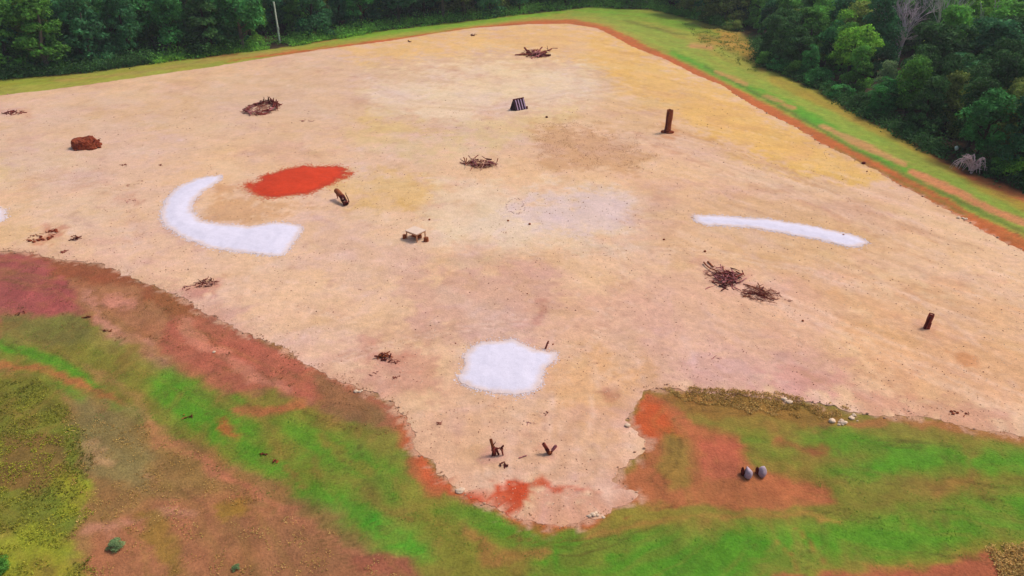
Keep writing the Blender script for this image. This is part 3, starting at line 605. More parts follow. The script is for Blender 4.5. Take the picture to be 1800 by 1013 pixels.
M_ply = flat_mat('pale_plywood', C(238, 208, 184), [(2, .93, 1.05)], None, .7)
M_post = flat_mat('sandy_timber', C(216, 156, 116), [(4, .85, 1.15)], None)
M_whitep = flat_mat('white_paint', C(214, 224, 206), [(3, .9, 1.05)], None, .6)
M_polem = flat_mat('weathered_pale_pole', C(240, 248, 226), [(1.5, .8, 1.15)], None, .6)
M_rockw = flat_mat('chalky_rock', C(240, 208, 176), [(3, .85, 1.1), (10, .85, 1.1)], (8, .03))
M_rockg = flat_mat('lilac_grey_stone', C(196, 172, 180), [(3, .8, 1.15), (10, .85, 1.1)], (8, .03))
M_twig = flat_mat('dark_twig', C(120, 72, 52), [(3, .6, 1.3)], None)
M_faint = flat_mat('dusty_stone', C(222, 184, 168), [(4, .8, 1.1)], (8, .02))

def bent(a, b, n=4, j=.06):
    a, b = Vector(a), Vector(b); L = (b-a).length
    return [a.lerp(b, i/n)+(Vector((random.uniform(-j, j), random.uniform(-j, j), random.uniform(-j, j)))*L if 0 < i < n else Vector()) for i in range(n+1)]
def stick(parent, a, b, r, mat, name='stick', j=.05, forks=0, n=5):
    m = MB(); P = bent(a, b, 4, j); m.tube(P, [r, r*.92, r*.8, r*.68, r*.5], n, wob=.15)
    for k in range(forks):
        i = random.choice((1, 2, 3)); d = (P[4]-P[0]).normalized()
        q = P[i]+(d+Vector((random.uniform(-.8, .8), random.uniform(-.8, .8), random.uniform(0, .7)))).normalized()*(P[4]-P[0]).length*random.uniform(.2, .38)
        m.tube(bent(P[i], q, 2, .06), [r*.55, r*.42, r*.25], 4)
    return m.build(name, mat, parent)
def twigs(parent, n, rx, ry, L, r, mat, hmax=.5, name='twigs', top=True):
    m = MB()
    for _ in range(n):
        a = random.uniform(0, 2*PI); q = math.sqrt(random.random()); c = Vector((rx*q*math.cos(a), ry*q*math.sin(a), random.uniform(.02, hmax*(1.1-q))))
        an = random.uniform(0, 2*PI); l = L*random.uniform(.4, 1)/2; d = Vector((math.cos(an), math.sin(an), random.uniform(-.35, .35)))*l
        m.tube(bent(c-d, c+d, 2, .07), r*random.uniform(.6, 1.2), 4, cap=False)
    o = m.build(name, mat, parent); o['kind'] = 'stuff'; return o

# ------------------------------------------------------------------ brush piles
def ring_pile():
    p = at(460, 192); t = thing('brush_ring', p, 'ring-shaped nest of brown branches heaped higher at its upper right', 'brush pile')
    for k in range(88):
        a = 2*PI*k/88+random.uniform(-.05, .05); rr = random.uniform(.78, 1.12)
        c = Vector((2.15*rr*math.cos(a), 3.3*rr*math.sin(a), random.uniform(.05, .4)))
        d = Vector((-math.sin(a), math.cos(a)*1.2, random.uniform(-.3, .3)))+Vector((random.uniform(-.8, .8), random.uniform(-.8, .8), 0))
        l = random.uniform(.5, 1.0); stick(t, c-d*l*.6, c+d*l*.6, random.uniform(.06, .12), random.choice((M_bark, M_barkd, M_barkg)), n=4)
    for k in range(26):
        a = random.uniform(.2, 1.9); c = Vector((2.1*math.cos(a), 3.2*math.sin(a), random.uniform(.1, .4)))
        stick(t, c, c+Vector((random.uniform(-.7, .7), random.uniform(-.6, .6), random.uniform(.1, .9))), random.uniform(.07, .12), random.choice((M_bark, M_barkd)), n=4)
    twigs(t, 200, 2.7, 3.9, 1.2, .025, M_bark, .25)
ring_pile()

def px_stick(t, org, p0, p1, h0, h1, r, mat, forks=0, j=.04):
    """a stick whose two ends stand over ground points read off the photo"""
    def g(p, h):
        x, y = at0(p[0], p[1], PADZ+h); return Vector((x, y, PADZ+h))-org
    return stick(t, g(p0, h0), g(p1, h1), r, mat, forks=forks, j=j)

def star_pile():
    org = at(940, 95); t = thing('brush_pile', org, 'farthest brush pile, long dark logs sticking out like a star', 'brush pile')
    for a, b, h0, h1, r, m in [((905,97),(944,97),.05,.2,.17,M_bark),((922,84),(938,96),.9,.2,.2,M_bark),((970,86),(942,96),.7,.3,.14,M_bark),((953,83),(944,96),1.1,.3,.13,M_bark),
        ((968,97),(940,97),.2,.3,.2,M_barkd),((934,103),(952,94),.05,.5,.13,M_barkg),((980,85),(948,92),.3,.4,.07,M_bark),((928,98),(962,92),.3,.7,.15,M_barkd),
        ((935,90),(960,100),.6,.2,.15,M_barkg),((946,88),(932,99),.8,.2,.13,M_barkg),((938,99),(966,99),.1,.2,.16,M_barkd),((925,92),(950,99),.5,.1,.16,M_barkd),
        ((950,90),(946,101),.8,.2,.14,M_barkg),((960,93),(938,100),.5,.2,.15,M_bark),((912,96),(930,93),.1,.3,.09,M_bark)]:
        px_stick(t, org, a, b, h0, h1, r, m, forks=1)
    twigs(t, 90, 2.6, 4, 1.6, .04, M_bark, .7)
star_pile()

def x_pile():
    org = at(845, 289); t = thing('brush_pile', org, 'tangled branch pile in the middle of the yard with pale crossed poles on top', 'brush pile')
    def z(p): return (780+p[0]/14.9, 250+p[1]/14.9)
    for a, b, h0, h1, r, m in [((650,350),(900,560),.7,.5,.07,M_barkl),((1080,470),(960,740),.7,.05,.07,M_barkl),((1110,540),(1410,650),.4,.05,.06,M_barkl),((900,560),(1040,560),.5,.5,.06,M_barkl),
        ((900,340),(700,740),.5,.05,.06,M_bark),((420,540),(760,560),.1,.3,.06,M_bark),((520,400),(620,600),.5,.1,.08,M_rust),((600,420),(560,600),.5,.1,.07,M_rust),
        ((1420,430),(1380,540),.6,.2,.07,M_rust),((1120,440),(1260,460),.6,.6,.11,M_barkd),((1000,600),(1240,610),.2,.2,.13,M_barkd),((680,540),(760,520),.3,.3,.12,M_barkd),
        ((1240,560),(1390,590),.3,.1,.06,M_bark),((900,620),(960,560),.1,.4,.1,M_barkd),((760,500),(880,620),.4,.2,.1,M_barkg),((1160,500),(1320,560),.5,.3,.1,M_barkg)]:
        px_stick(t, org, z(a), z(b), h0, h1, r, m, forks=1)
    for _ in range(26):
        a, b = (random.uniform(500, 1400), random.uniform(430, 640)), None
        b = (a[0]+random.uniform(-190, 190), a[1]+random.uniform(-90, 90))
        px_stick(t, org, z(a), z(b), random.uniform(.05, .5), random.uniform(.05, .5), random.uniform(.035, .07), random.choice((M_bark, M_barkd, M_barkg)))
    twigs(t, 120, 1.9, 1.5, .9, .022, M_bark, .4)
x_pile()

def big_pile():
    org = at(1270, 487); t = thing('brush_pile', org, 'largest heap of thick chopped branches, left of the flatter twig pile', 'brush pile')
    def z(p): return (1220+p[0]/9.93, 440+p[1]/9.93)
    for a, b, h0, h1, r, m in [((170,210),(400,390),.15,.3,.07,M_rust),((240,200),(340,290),.1,.1,.09,M_rust),((560,360),(700,400),.6,.5,.07,M_barkd),((860,400),(700,500),.3,.4,.08,M_bark),
        ((840,350),(860,420),.3,.1,.05,M_barkd),((440,610),(600,690),.1,.05,.08,M_barkd),((320,550),(480,590),.1,.3,.07,M_bark),((700,550),(790,560),.1,.1,.07,M_barkd),((460,250),(490,380),.4,.5,.05,M_barkg)]:
        px_stick(t, org, z(a), z(b), h0, h1, r, m, forks=1)
    for _ in range(70):
        cx, cy = random.gauss(570, 120), random.gauss(480, 75); an = random.choice((.9, -.6, .5))+random.uniform(-.5, .5); l = random.uniform(60, 120)
        hh = max(.05, .55-abs(cx-570)/500-abs(cy-480)/400)
        px_stick(t, org, z((cx-l*math.cos(an), cy-l*math.sin(an)*.8)), z((cx+l*math.cos(an), cy+l*math.sin(an)*.8)), random.uniform(.02, hh+.1), random.uniform(.02, hh+.1),
                 random.uniform(.03, .06), random.choice((M_bark, M_barkd, M_barkg, M_barkg)))
    twigs(t, 120, 1.5, 1.8, .7, .018, M_bark, .3)
    org = at(1338, 517); t = thing('brush_pile', org, 'flat pile of long thin reddish twigs just right of the largest branch heap', 'brush pile')
    for a, b in [((860,590),(1150,680)),((900,600),(1060,670)),((1150,680),(1400,800)),((1100,760),(1400,880)),((1200,690),(1420,850)),((1100,850),(1240,890)),((1290,890),(1450,930)),
        ((1150,820),(1400,870)),((850,690),(1100,740)),((870,760),(1060,720)),((850,810),(1000,800)),((1110,570),(1170,700)),((1210,640),(1160,710)),((1000,720),(1300,820)),((1040,660),(1260,760)),
        ((1060,700),(1380,840)),((1100,720),(1340,800)),((960,700),(1260,790)),((1100,780),(1330,860)),((930,740),(1180,800)),((1180,740),(1440,870))]:
        px_stick(t, org, z(a), z(b), random.uniform(.02, .2), random.uniform(.03, .25), random.uniform(.03, .05), random.choice((M_bark, M_barkd, M_rust)), forks=1)
    twigs(t, 130, 1.6, 1.3, .8, .016, M_bark, .25)
big_pile()

def small_pile(px, py, rx, ry, n, label, mats, hm=.35, r=.04, L=.8, soilm=None, cat='brush pile', name='twig_pile', lumps=0):
    p = at(px, py); t = thing(name, p, label, cat)
    for _ in range(n):
        a = random.uniform(0, 2*PI); q = math.sqrt(random.random())*.85; c = Vector((rx*q*math.cos(a), ry*q*math.sin(a), random.uniform(.03, hm*(1.05-q))))
        an = random.uniform(0, 2*PI); d = Vector((math.cos(an), math.sin(an), random.uniform(-.4, .5)))*L*random.uniform(.4, 1)/2
        stick(t, c-d, c+d, r*random.uniform(.6, 1.4), random.choice(mats), forks=random.choice((0, 1)), n=4)
    if lumps:
        for i in range(lumps):
            a = random.uniform(0, 2*PI); q = math.sqrt(random.random())*.8
            m = MB(); s = random.uniform(.07, .15)*min(rx, 1.3); m.lump((0, 0, 0), (s*1.2, s, s*.8), random.randint(0, 999)); m.build('clod', M_soil, t, (rx*q*math.cos(a), ry*q*math.sin(a), s*.4))
    return t
small_pile(25, 199, 1.9, 1.2, 26, 'low scattered pile of dark branches at the far left edge of the yard', (M_bark, M_barkd), .3, .07, 1.2)
small_pile(75, 416, 1.6, 1.9, 26, 'thin trail of reddish dirt clods and twigs near the left edge', (M_bark, M_rust), .15, .03, .6, lumps=16, cat='debris')
small_pile(132, 420, .55, .5, 16, 'small dark clump of roots right of the dirt and twig trail', (M_barkd, M_rust), .45, .045, .6, lumps=4, cat='debris')
small_pile(113, 443, .32, .3, 8, 'tiny brown clump just above the maroon soil', (M_bark,), .2, .04, .4, lumps=3, cat='debris')
tp = small_pile(364, 498, 1.0, .95, 44, 'small round heap of brown twigs right of the maroon soil, below the C-shaped sand', (M_bark, M_barkd, M_barkl), .4, .04, .8)
small_pile(334, 506, .9, .5, 7, 'few loose twigs trailing left from the small round twig heap', (M_barkg, M_bark), .06, .03, .6, cat='debris')
small_pile(540, 213, 1.0, .7, 8, 'faint scatter of twigs right of the branch ring', (M_barkl, M_bark), .08, .04, .9, cat='debris')
small_pile(676, 629, .55, .45, 20, 'dark root heap left of the broad white sand patch', (M_barkd, M_rust), .5, .06, .7, lumps=6, cat='debris', name='root_pile')
small_pile(693, 636, .4, .3, 8, 'smaller root tangle touching the right end of the dark root heap', (M_bark, M_barkd), .2, .035, .45, cat='debris', name='root_pile')
small_pile(656, 657, .4, .3, 4, 'pair of thin sticks below the dark root heap', (M_bark,), .04, .025, .6, cat='debris')
small_pile(698, 664, .4, .25, 4, 'few twig scraps below and right of the dark root heap', (M_bark,), .05, .035, .3, cat='debris', lumps=2)
small_pile(884, 818, .28, .2, 5, 'small dark forked stump piece below the tall forked stump', (M_barkd,), .16, .06, .5, cat='stump', name='stump_piece', lumps=0)
small_pile(830, 63, .7, .8, 5, 'tiny dark stick scrap at the far edge of the yard', (M_barkd,), .6, .1, 1.4, cat='debris')
small_pile(722, 74, .7, .6, 3, 'tiny dark scrap beside the far red track, left of the stick scrap', (M_barkd,), .2, .1, 1.0, cat='debris')
small_pile(217, 291, .4, .4, 5, 'small brown scrap between the soil mound and the C-shaped sand', (M_bark,), .25, .05, .5, cat='debris', lumps=2)
small_pile(282, 291, .3, .3, 3, 'tiny scrap directly above the C-shaped sand patch', (M_bark,), .15, .04, .5, cat='debris')
small_pile(232, 322, 1.3, 1.2, 7, 'sparse twig scatter left of the top of the C-shaped sand', (M_bark, M_barkl), .06, .035, .5, cat='debris')
small_pile(228, 352, .8, 1.2, 6, 'faint reddish twig scatter left of the C-shaped sand curve', (M_barkg, M_rust), .06, .03, .5, cat='debris')
small_pile(1385, 528, .5, .4, 4, 'dusty twig scraps below the flat twig pile', (M_barkl,), .06, .03, .4, cat='debris')
small_pile(1258, 628, .8, .35, 4, 'faint pair of twigs below the brush piles on the right', (M_barkg,), .04, .025, .6, cat='debris')
small_pile(1685, 728, .8, .4, 7, 'brown clods at the lower right rim of the yard', (M_bark, M_rust), .08, .03, .3, cat='debris', lumps=5)
small_pile(775, 746, .3, .35, 4, 'short dark twig on the lower tongue of sand', (M_bark,), .06, .03, .4, cat='debris')
small_pile(962, 727, .25, .3, 4, 'little dark twig scrap below the broad white sand patch', (M_bark,), .06, .035, .35, cat='debris')
small_pile(932, 745, .3, .2, 3, 'faint twig between the broad sand patch and the stumps', (M_barkg,), .04, .02, .35, cat='debris')
small_pile(720, 676, .5, .3, 0, 'scattered clods', (M_bark,), cat='debris', lumps=5) if False else None
for (px, py, rx, lb) in [(330, 732, .42, 'brown dead clump in the bright grass at left'), (463, 799, .2, 'upper of two tiny dark plants in the near grass'), (484, 812, .24, 'lower of two tiny dark plants in the near grass'),
        (188, 583, .3, 'dark stick lying on the pinkish soil at left'), (152, 558, .28, 'dark clod at the right end of the maroon soil'), (38, 552, .5, 'dark scrap on the lower rim of the maroon soil')]:
    small_pile(px, py, rx, rx*.7, 7, lb, (M_barkd, M_rust), .18, .035, .4, cat='debris', name='dead_clump')

# soil mound
def soil_mound():
    p = at(151, 259); t = thing('soil_mound', p, 'squat mound of dark red-brown soil with a broken right side', 'mound')
    k = pxm(259); bm = bmesh.new(); bmesh.ops.create_icosphere(bm, subdivisions=4, radius=1); V = []
    for v in bm.verts:
        c = v.co; n = fbm(np.array([c.x*1.7+c.z]), np.array([c.y*1.7-c.z]), 5, 4)[0]; n2 = fbm(np.array([c.x*6+c.z*5]), np.array([c.y*6]), 8, 3)[0]
        q = 1+.25*n+.10*n2; z = max(c.z, -.15)
        x = c.x*1.6*q; y = c.y*1.35*q; zz = (1-abs(1-min(1, (c.z+.15)/1.1))**2.2)*1.15*(1+.25*n+.12*n2) if c.z > -.15 else -.1
        if x > 1.0: zz *= .8
        V.append((x, y, zz))
    bm.verts.index_update(); F = [tuple(v.index for v in f.verts) for f in bm.faces]; bm.free()
    link('heap', pymesh('heap', V, F), M_soil, t)
    for i in range(26):
        a = random.uniform(-1.0, 1.0) if i < 16 else random.uniform(0, 6.28); s = random.uniform(.1, .3); m = MB(); m.lump((0, 0, 0), (s, s, s*.8), i)
        m.build('clod', M_soil, t, (1.75*math.cos(a)*random.uniform(.85, 1.15), 1.35*math.sin(a), s*.5+(.5 if i % 5 == 0 else 0)))
    for i in range(8):
        stick(t, (random.uniform(.6, 1.2), random.uniform(-.6, .6), .5), (random.uniform(1.4, 2.0), random.uniform(-.7, .7), random.uniform(.6, 1.2)), .05, M_barkd, name='root', n=4)
soil_mound()

# ------------------------------------------------------------------ hollow logs
def hollow(mb, a, b, r, wall=.28, n=14, notch=None, ell=.0):
    a, b = Vector(a), Vector(b); d = (b-a).normalized(); u = d.cross(Vector((.1, 1, .2))).normalized(); v = d.cross(u); V = []; F = []
    K = 6
    rad = [1+random.uniform(-.09, .09) for _ in range(n)]
    for layer, s in ((0, 1), (1, 1-wall)):
        for i in range(K+1):
            for k in range(n):
                an = 2*PI*k/n; end = random.uniform(-.06, .06) if i in (0, K) else 0
                q = r*s*rad[k]*(1+.05*math.sin(i*1.7+k))*(1-ell*i/K)
                V.append(a+(b-a)*(i/K)+d*end*r*2+u*math.cos(an)*q+v*math.sin(an)*q)
    o = (K+1)*n
    for i in range(K):
        for k in range(n):
            k2 = (k+1) % n
            if notch and notch[0] <= i < notch[1] and k in notch[2]:
                continue
            F.append((i*n+k, i*n+k2, (i+1)*n+k2, (i+1)*n+k)); F.append((o+i*n+k2, o+i*n+k, o+(i+1)*n+k, o+(i+1)*n+k2))
    for i in (0, K):
        for k in range(n):
            k2 = (k+1) % n; f = (i*n+k, o+i*n+k, o+i*n+k2, i*n+k2); F.append(f if i == 0 else f[::-1])
    mb.add(V, F)
def tall_log():
    p = at(1173, 233); t = thing('hollow_log', p, 'tallest upright log on the far right, dark rusty wood standing in a small soil collar', 'log')
    m = MB(); hollow(m, (0, 0, -.1), (.12, .1, 3.1), .42, .3, 14, None, -.05); m.build('trunk', M_rust, t)
    m = MB(); m.tube([(-.36, -.32, 0), (-.30, -.34, 1.5), (-.25, -.32, 2.9)], [.13, .1, .08], 5); m.build('shade_strip', M_barkd, t)  # dark strip added down the left, standing in for the trunk's shaded side
    for i in range(14):
        a = random.uniform(0, 6.28); s = random.uniform(.16, .32); q = MB(); q.lump((0, 0, 0), (s*1.3, s, s*.7), i+50); q.build('clod', M_soil, t, (.55*math.cos(a)+.05, .5*math.sin(a), s*.35))
tall_log()
def short_log():
    p = at(1628, 577); t = thing('hollow_log', p, 'short upright hollow log at right with a pale inside and one shaded side', 'log')
    m = MB(); hollow(m, (0, 0, -.05), (.16, .1, 1.22), .21, .22, 14); m.build('shell', M_bark, t)
    m = MB(); m.tube([(-.19, -.12, 0), (-.12, -.14, .6), (-.04, -.12, 1.12)], [.1, .09, .07], 6); m.build('shade_strip', M_barkd, t)  # left side shade put in as a strip of darker colour
    m = MB(); m.tube([(.09, .06, .7), (.15, .1, 1.15)], [.155, .155], 10); m.build('core', M_barkl, t)
    m = MB(); m.tube([(.1, -.16, 0), (.17, -.14, .55)], [.09, .05], 5); m.build('spur', M_bark, t)
short_log()
def lying_log():
    org = at(607, 360); t = thing('fallen_log', org, 'brown hollow log with knot holes lying beside the red clay patch', 'log')
    def g(px, py, h): x, y = at0(px, py, PADZ+h); return Vector((x, y, PADZ+h))-org
    a, c, b = g(608.5, 359, .2), g(601, 345, .75), g(591, 335, .95)
    m = MB(); hollow(m, a, c, .30, .35, 12, (1, 4, (3, 4, 5))); m.build('trunk', M_barkd, t)
    m = MB(); hollow(m, c+(a-c)*.12, b, .27, .35, 12); m.build('upper_trunk', M_rust, t)
    for f in (.3, .66):
        q = a.lerp(c, f)+Vector((.02, -.27, .12)); mm = MB(); mm.lump((0, 0, 0), (.13, .07, .13), 5); mm.build('knot', M_barkl, t, q)
    stick(t, a+Vector((.25, .3, .1)), c+Vector((.4, .2, .3)), .07, M_barkd, 'branch', forks=1)
    stick(t, b, g(594, 349, .0), .09, M_rust, 'prop')
lying_log()

# ------------------------------------------------------------------ forked stumps on the near tongue of sand
def forked(px, py, label, segs):
    org = at(px, py); t = thing('forked_stump', org, label, 'stump')
    for a, b, r, m, kind in segs:
        a = Vector(a); b = Vector(b)
        if kind == 'h': q = MB(); hollow(q, a, b, r, .35, 10); q.build('limb', m, t)
        elif kind == 'k': q = MB(); q.lump((0, 0, 0), (r, r*.9, r*1.1), int(a.x*100) & 255); q.build('knot', m, t, a)
        else: stick(t, a, b, r, m, 'limb', j=.06, forks=1, n=7)
forked(873, 800, 'taller forked stump at left on the near sand, with one long upright limb', [
    ((-.12,0,-.05), (-.22,.05,.62), .11, M_bark, 'h'), ((-.22,.05,.55), (-.34,.1,1.12), .085, M_rust, 'h'), ((-.15,0,.38),(0,0,0), .17, M_bark, 'k'),
    ((-.02,-.02,.55), (.13,0,-.04), .09, M_barkd, 's'), ((-.12,.02,.5), (.28,.04,.52), .06, M_bark, 's'), ((.30,.04,.45),(0,0,0), .11, M_barkd, 'k'),
    ((.26,.02,.45), (.42,.05,.72), .08, M_barkd, 's'), ((.28,0,.5), (.40,-.02,-.03), .07, M_bark, 's'), ((-.2,.03,.42), (-.24,-.05,-.02), .08, M_barkd, 's'),
    ((-.22,.0,.7), (-.05,.1,.95), .03, M_barkd, 's')])
forked(966, 798, 'shorter V-shaped stump at right on the near sand, two hollow limbs spreading', [
    ((.02,0,-.06), (-.2,.04,.4), .12, M_barkd, 'h'), ((-.18,.04,.36), (-.38,.1,.72), .11, M_bark, 'h'), ((.03,0,.0), (.2,.05,.3), .08, M_bark, 's'),
    ((.17,.05,.25), (.38,.1,.55), .095, M_barkg, 'h'), ((-.13,-.08,.36),(0,0,0), .12, M_barkd, 'k'), ((.0,-.05,.12),(0,0,0), .13, M_rust, 'k'), ((0,-.06,.1), (.02,-.1,-.15), .06, M_rust, 's')])
def one_stick(px0, py0, px1, py1, r, mat, label, name='loose_stick', h=.05):
    a, b = at(px0, py0), at(px1, py1); m = MB(); m.tube(bent(Vector((0, 0, h)), b-a+Vector((0, 0, h)), 3, .04), [r, r, r*.9, r*.7], 6)
    o = m.build(name, mat, None, a); return tag(o, label, 'stick')
one_stick(912, 806, 926, 802, .035, M_barkg, 'single thin stick lying between the two forked stumps')
p = at(959, 613); m = MB(); m.tube([(0, 0, 0), (.1, .02, .38), (.2, .05, .62)], [.07, .07, .06], 7, wob=.1); tag(m.build('leaning_stake', M_bark, None, p), 'short brown stake leaning at the top right rim of the broad white sand patch', 'stake')
for (px, py, s, lb) in [(972, 606, .07, 'pebble-sized brown stone just right of the leaning stake'), (961, 207, .2, 'lone dark stone right of the black striped shelter'), (893, 389, .12, 'small dark stone below the faint stone circle'),
        (931, 395, .13, 'brownish stone right of and below the faint stone circle'), (1239, 443, .13, 'small brown stone above the largest branch heap'), (1167, 422, .12, 'little dark stone left of the long white sand strip'),
        (1518, 289, .26, 'dark reddish rock at the rim beside the right track'), (1524, 302, .1, 'tiny pebble below the reddish rim rock'), (927, 517, .07, 'tiny dark stone in the centre of the near sand'),
        (801, 604, .06, 'tiny stone left of the broad white sand patch'), (1482, 414, .12, 'dark bit of debris on the right end of the white sand strip'), (903, 613, .06, 'tiny grey stone lying on the broad white sand patch'),
        (1411, 565, .1, 'small stone below the flat twig pile'), (755, 387, .12, 'little dark stone right of the low table shelter'), (246, 738, .1, 'small yellow stone')][:14]:
    m = MB(); m.lump((0, 0, s*.5), (s, s*.9, s*.8), int(px)); tag(m.build('stone', M_barkd if s > .15 else M_rust, None, at(px, py)), lb, 'stone')

# faint stone circle
def circle():
    c = at(907, 363); t = thing('stone_circle', c, 'faint ring of dusty stones on the pale centre of the yard', 'stone circle')
    for k in range(34):
        a = 2*PI*k/34; q = random.uniform(.85, 1.1) if k % 5 else random.uniform(.3, .7); s = random.uniform(.05, .1)
        x, y = .95*q*math.cos(a), 2.1*q*math.sin(a)
        m = MB(); m.lump((0, 0, 0), (s*1.4, s, s*.6), k, sub=1); m.build('stone', M_faint, t, (x, y, s*.3))
circle()

# ------------------------------------------------------------------ black striped A-frame shelter
def aframe():
    p = at(911, 192); t = thing('a_frame_shelter', p, 'black A-frame shelter with pale lilac slats on its sloping front', 'shelter', rz=R(36))
    w2, dp, h = .95, .75, 1.55
    def prism(mb, x0, x1, th=0):
        V = [(x0, -dp, 0), (x0, dp, 0), (x0, 0, h), (x1, -dp, 0), (x1, dp, 0), (x1, 0, h)]
        mb.add(V, [(0, 2, 1), (3, 4, 5), (0, 3, 5, 2), (1, 2, 5, 4), (0, 1, 4, 3)])
    m = MB(); prism(m, -w2+.06, w2-.06); m.build('body', M_black, t)
    n = Vector((0, -h, dp)).normalized()
    for k in range(4):
        x = -w2*.62+k*w2*.5
        a = Vector((x, -dp, 0))+n*.05; b = Vector((x, 0, h))+n*.05; m = MB(); d = (b-a); M = d.to_track_quat('Z', 'Y').to_matrix()
        m.box((0, 0, 0), (.13, .05, d.length*.92), M); m.build('slat', M_slat, t, (a+b)/2)
    m = MB(); m.box((0, 0, h+.02), (w2*2+.1, .16, .14)); m.build('ridge_beam', M_barkd, t)
    for x in (-w2, w2):
        m = MB()
        m.add([(x-.05, -dp-.04, 0), (x-.05, dp+.04, 0), (x-.05, 0, h+.06), (x+.05, -dp-.04, 0), (x+.05, dp+.04, 0), (x+.05, 0, h+.06)], [(0, 2, 1), (3, 4, 5), (0, 3, 5, 2), (1, 2, 5, 4), (0, 1, 4, 3)])
        m.build('end_panel', M_black, t)
    m = MB(); m.add([(-w2-.55, -.05, 0), (-w2-.05, -.6, 0), (-w2-.05, .5, 0), (-w2-.05, -.05, h*.8)], [(0, 3, 1), (0, 2, 3), (1, 3, 2), (0, 1, 2)]); m.build('side_flap', M_black, t)
    m = MB(); m.box((w2+.12, -.7, .2), (.3, .2, .4)); m.build('foot_block', M_barkd, t)
aframe()

# ------------------------------------------------------------------ low table shelter
def table():
    c = (at(722, 419)+at(741, 420))/2; rz = R(-38)
    t = thing('low_shelter', c, 'low four-post shelter with a pale flat plywood roof, left of centre', 'shelter', rz=rz)
    hh = .85
    m = MB(); m.box((0, 0, hh), (1.55, 1.3, .07)); m.build('roof', M_ply, t)
    m = MB(); m.box((0, -.6, hh-.1), (1.45, .06, .11)); m.build('rail', M_post, t)
    m = MB(); m.box((.7, 0, hh-.1), (.06, 1.14, .11)); m.build('rail', M_post, t)
    for x in (-.68, .68):
        for y in (-.56, .56):
            m = MB(); m.box((x, y, hh/2-.02), (.09, .09, hh)); m.build('post', M_post, t)
    m = MB(); m.box((0, 0, .22), (.9, .5, .05)); m.build('shelf', M_rust, t)
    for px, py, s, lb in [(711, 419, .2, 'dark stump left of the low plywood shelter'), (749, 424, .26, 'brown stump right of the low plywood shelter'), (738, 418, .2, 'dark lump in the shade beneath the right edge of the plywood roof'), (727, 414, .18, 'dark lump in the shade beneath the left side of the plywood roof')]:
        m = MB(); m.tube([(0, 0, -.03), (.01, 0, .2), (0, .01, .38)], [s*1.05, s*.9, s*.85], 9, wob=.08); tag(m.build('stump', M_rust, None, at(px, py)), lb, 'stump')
table()

# ------------------------------------------------------------------ rocks
def rocks(px, py, n, spread, s, label, mat=M_rockw, cat='rocks', name='rock_cluster'):
    p = at(px, py); t = thing(name, p, label, cat)
    for i in range(n):
        a = random.uniform(0, 6.28); q = random.random()**.5*spread; ss = s*random.uniform(.45, 1)*(1.25 if i < 2 else .8)
        x, y = q*math.cos(a), q*.6*math.sin(a); z = ground_z(p.x+x, p.y+y)-p.z
        m = MB(); m.lump((0, 0, 0), (ss*1.25, ss, ss*.75), random.randint(0, 9999)); m.build('rock', mat, t, (x, y, z+ss*.3))
rocks(1472, 743, 9, .5, .19, 'brightest cluster of chalky rocks where grass meets the yard on the right')
rocks(1384, 706, 3, .3, .2, 'few chalky rocks left of the brightest rock cluster, on the rim')
rocks(1505, 735, 4, .5, .16, 'small pale rocks just right of the brightest rock cluster')
rocks(801, 861, 4, .4, .2, 'chalky rocks beside the bright red soil on the lower left rim')
rocks(1048, 908, 7, .5, .14, 'small chalky stones at the bottom right of the sand tongue')
rocks(1100, 748, 3, .2, .14, 'pale stones on the red rim right of the sand tongue')
rocks(632, 688, 3, .25, .12, 'few chalky stones on the rim at lower left of the yard')
rocks(1690, 385, 5, .5, .22, 'broken pale rocks on the right rim beside the red track')
rocks(376, 620, 1, .05, .13, 'single pale stone on the reddish slope at left', name='rock', cat='rock')
def boulder(px, py, label, s):
    p = at(px, py); t = thing('boulder', p, label, 'boulder')
    m = MB(); m.lump((0, 0, 0), (.24*s, .32*s, .42*s), px, sub=3, rough=.12); m.build('stone', M_rockg, t, (.06, 0, .30*s), smooth=True)
    m = MB(); m.lump((0, 0, 0), (.1*s, .2*s, .34*s), px+3); m.build('shade_lump', M_barkd, t, (-.2*s, .16, .24*s))  # dark lump that imitates the shade on the boulder's left
boulder(1312, 838, 'left one of two upright lilac-grey boulders on the red soil', 1.0)
boulder(1337, 836, 'right one of two upright lilac-grey boulders on the red soil', .95)

# ------------------------------------------------------------------ posts, pole, marker
for px, py, lb in [(257, 100, 'left one of two short white posts before the left woods'), (288, 97, 'right one of two short white posts before the left woods')]:
    m = MB(); m.tube([(0, 0, -.1), (0, 0, .75), (0, 0, .98), (0, 0, 1.05)], [.13, .16, .2, .12], 10); tag(m.build('marker_post', M_whitep, None, at(px, py)), lb, 'post')
p = at(492, 76); t = thing('utility_pole', p, 'tall thin pale pole standing before the left woods', 'pole')
m = MB(); m.tube([(0, 0, 0), (.02, 0, 3), (-.03, 0, 8.6)], [.21, .19, .16], 10); m.build('shaft', M_polem, t)
m = MB(); m.box((.16, -.08, 3.1), (.26, .3, .6)); m.build('meter_box', M_whitep, t)
p = at(1675, 278); t = thing('marker', p, 'white round ball on a short stake at the edge of the right woods', 'marker')
m = MB(); m.lump((0, -.1, 1.35), (.27, .27, .3), 3, rough=.03, sub=3); m.build('ball', M_whitep, t, smooth=True); m = MB(); m.tube([(0, 0, 0), (0, 0, 1.1)], .05, 6); m.build('stake', M_barkd, t)

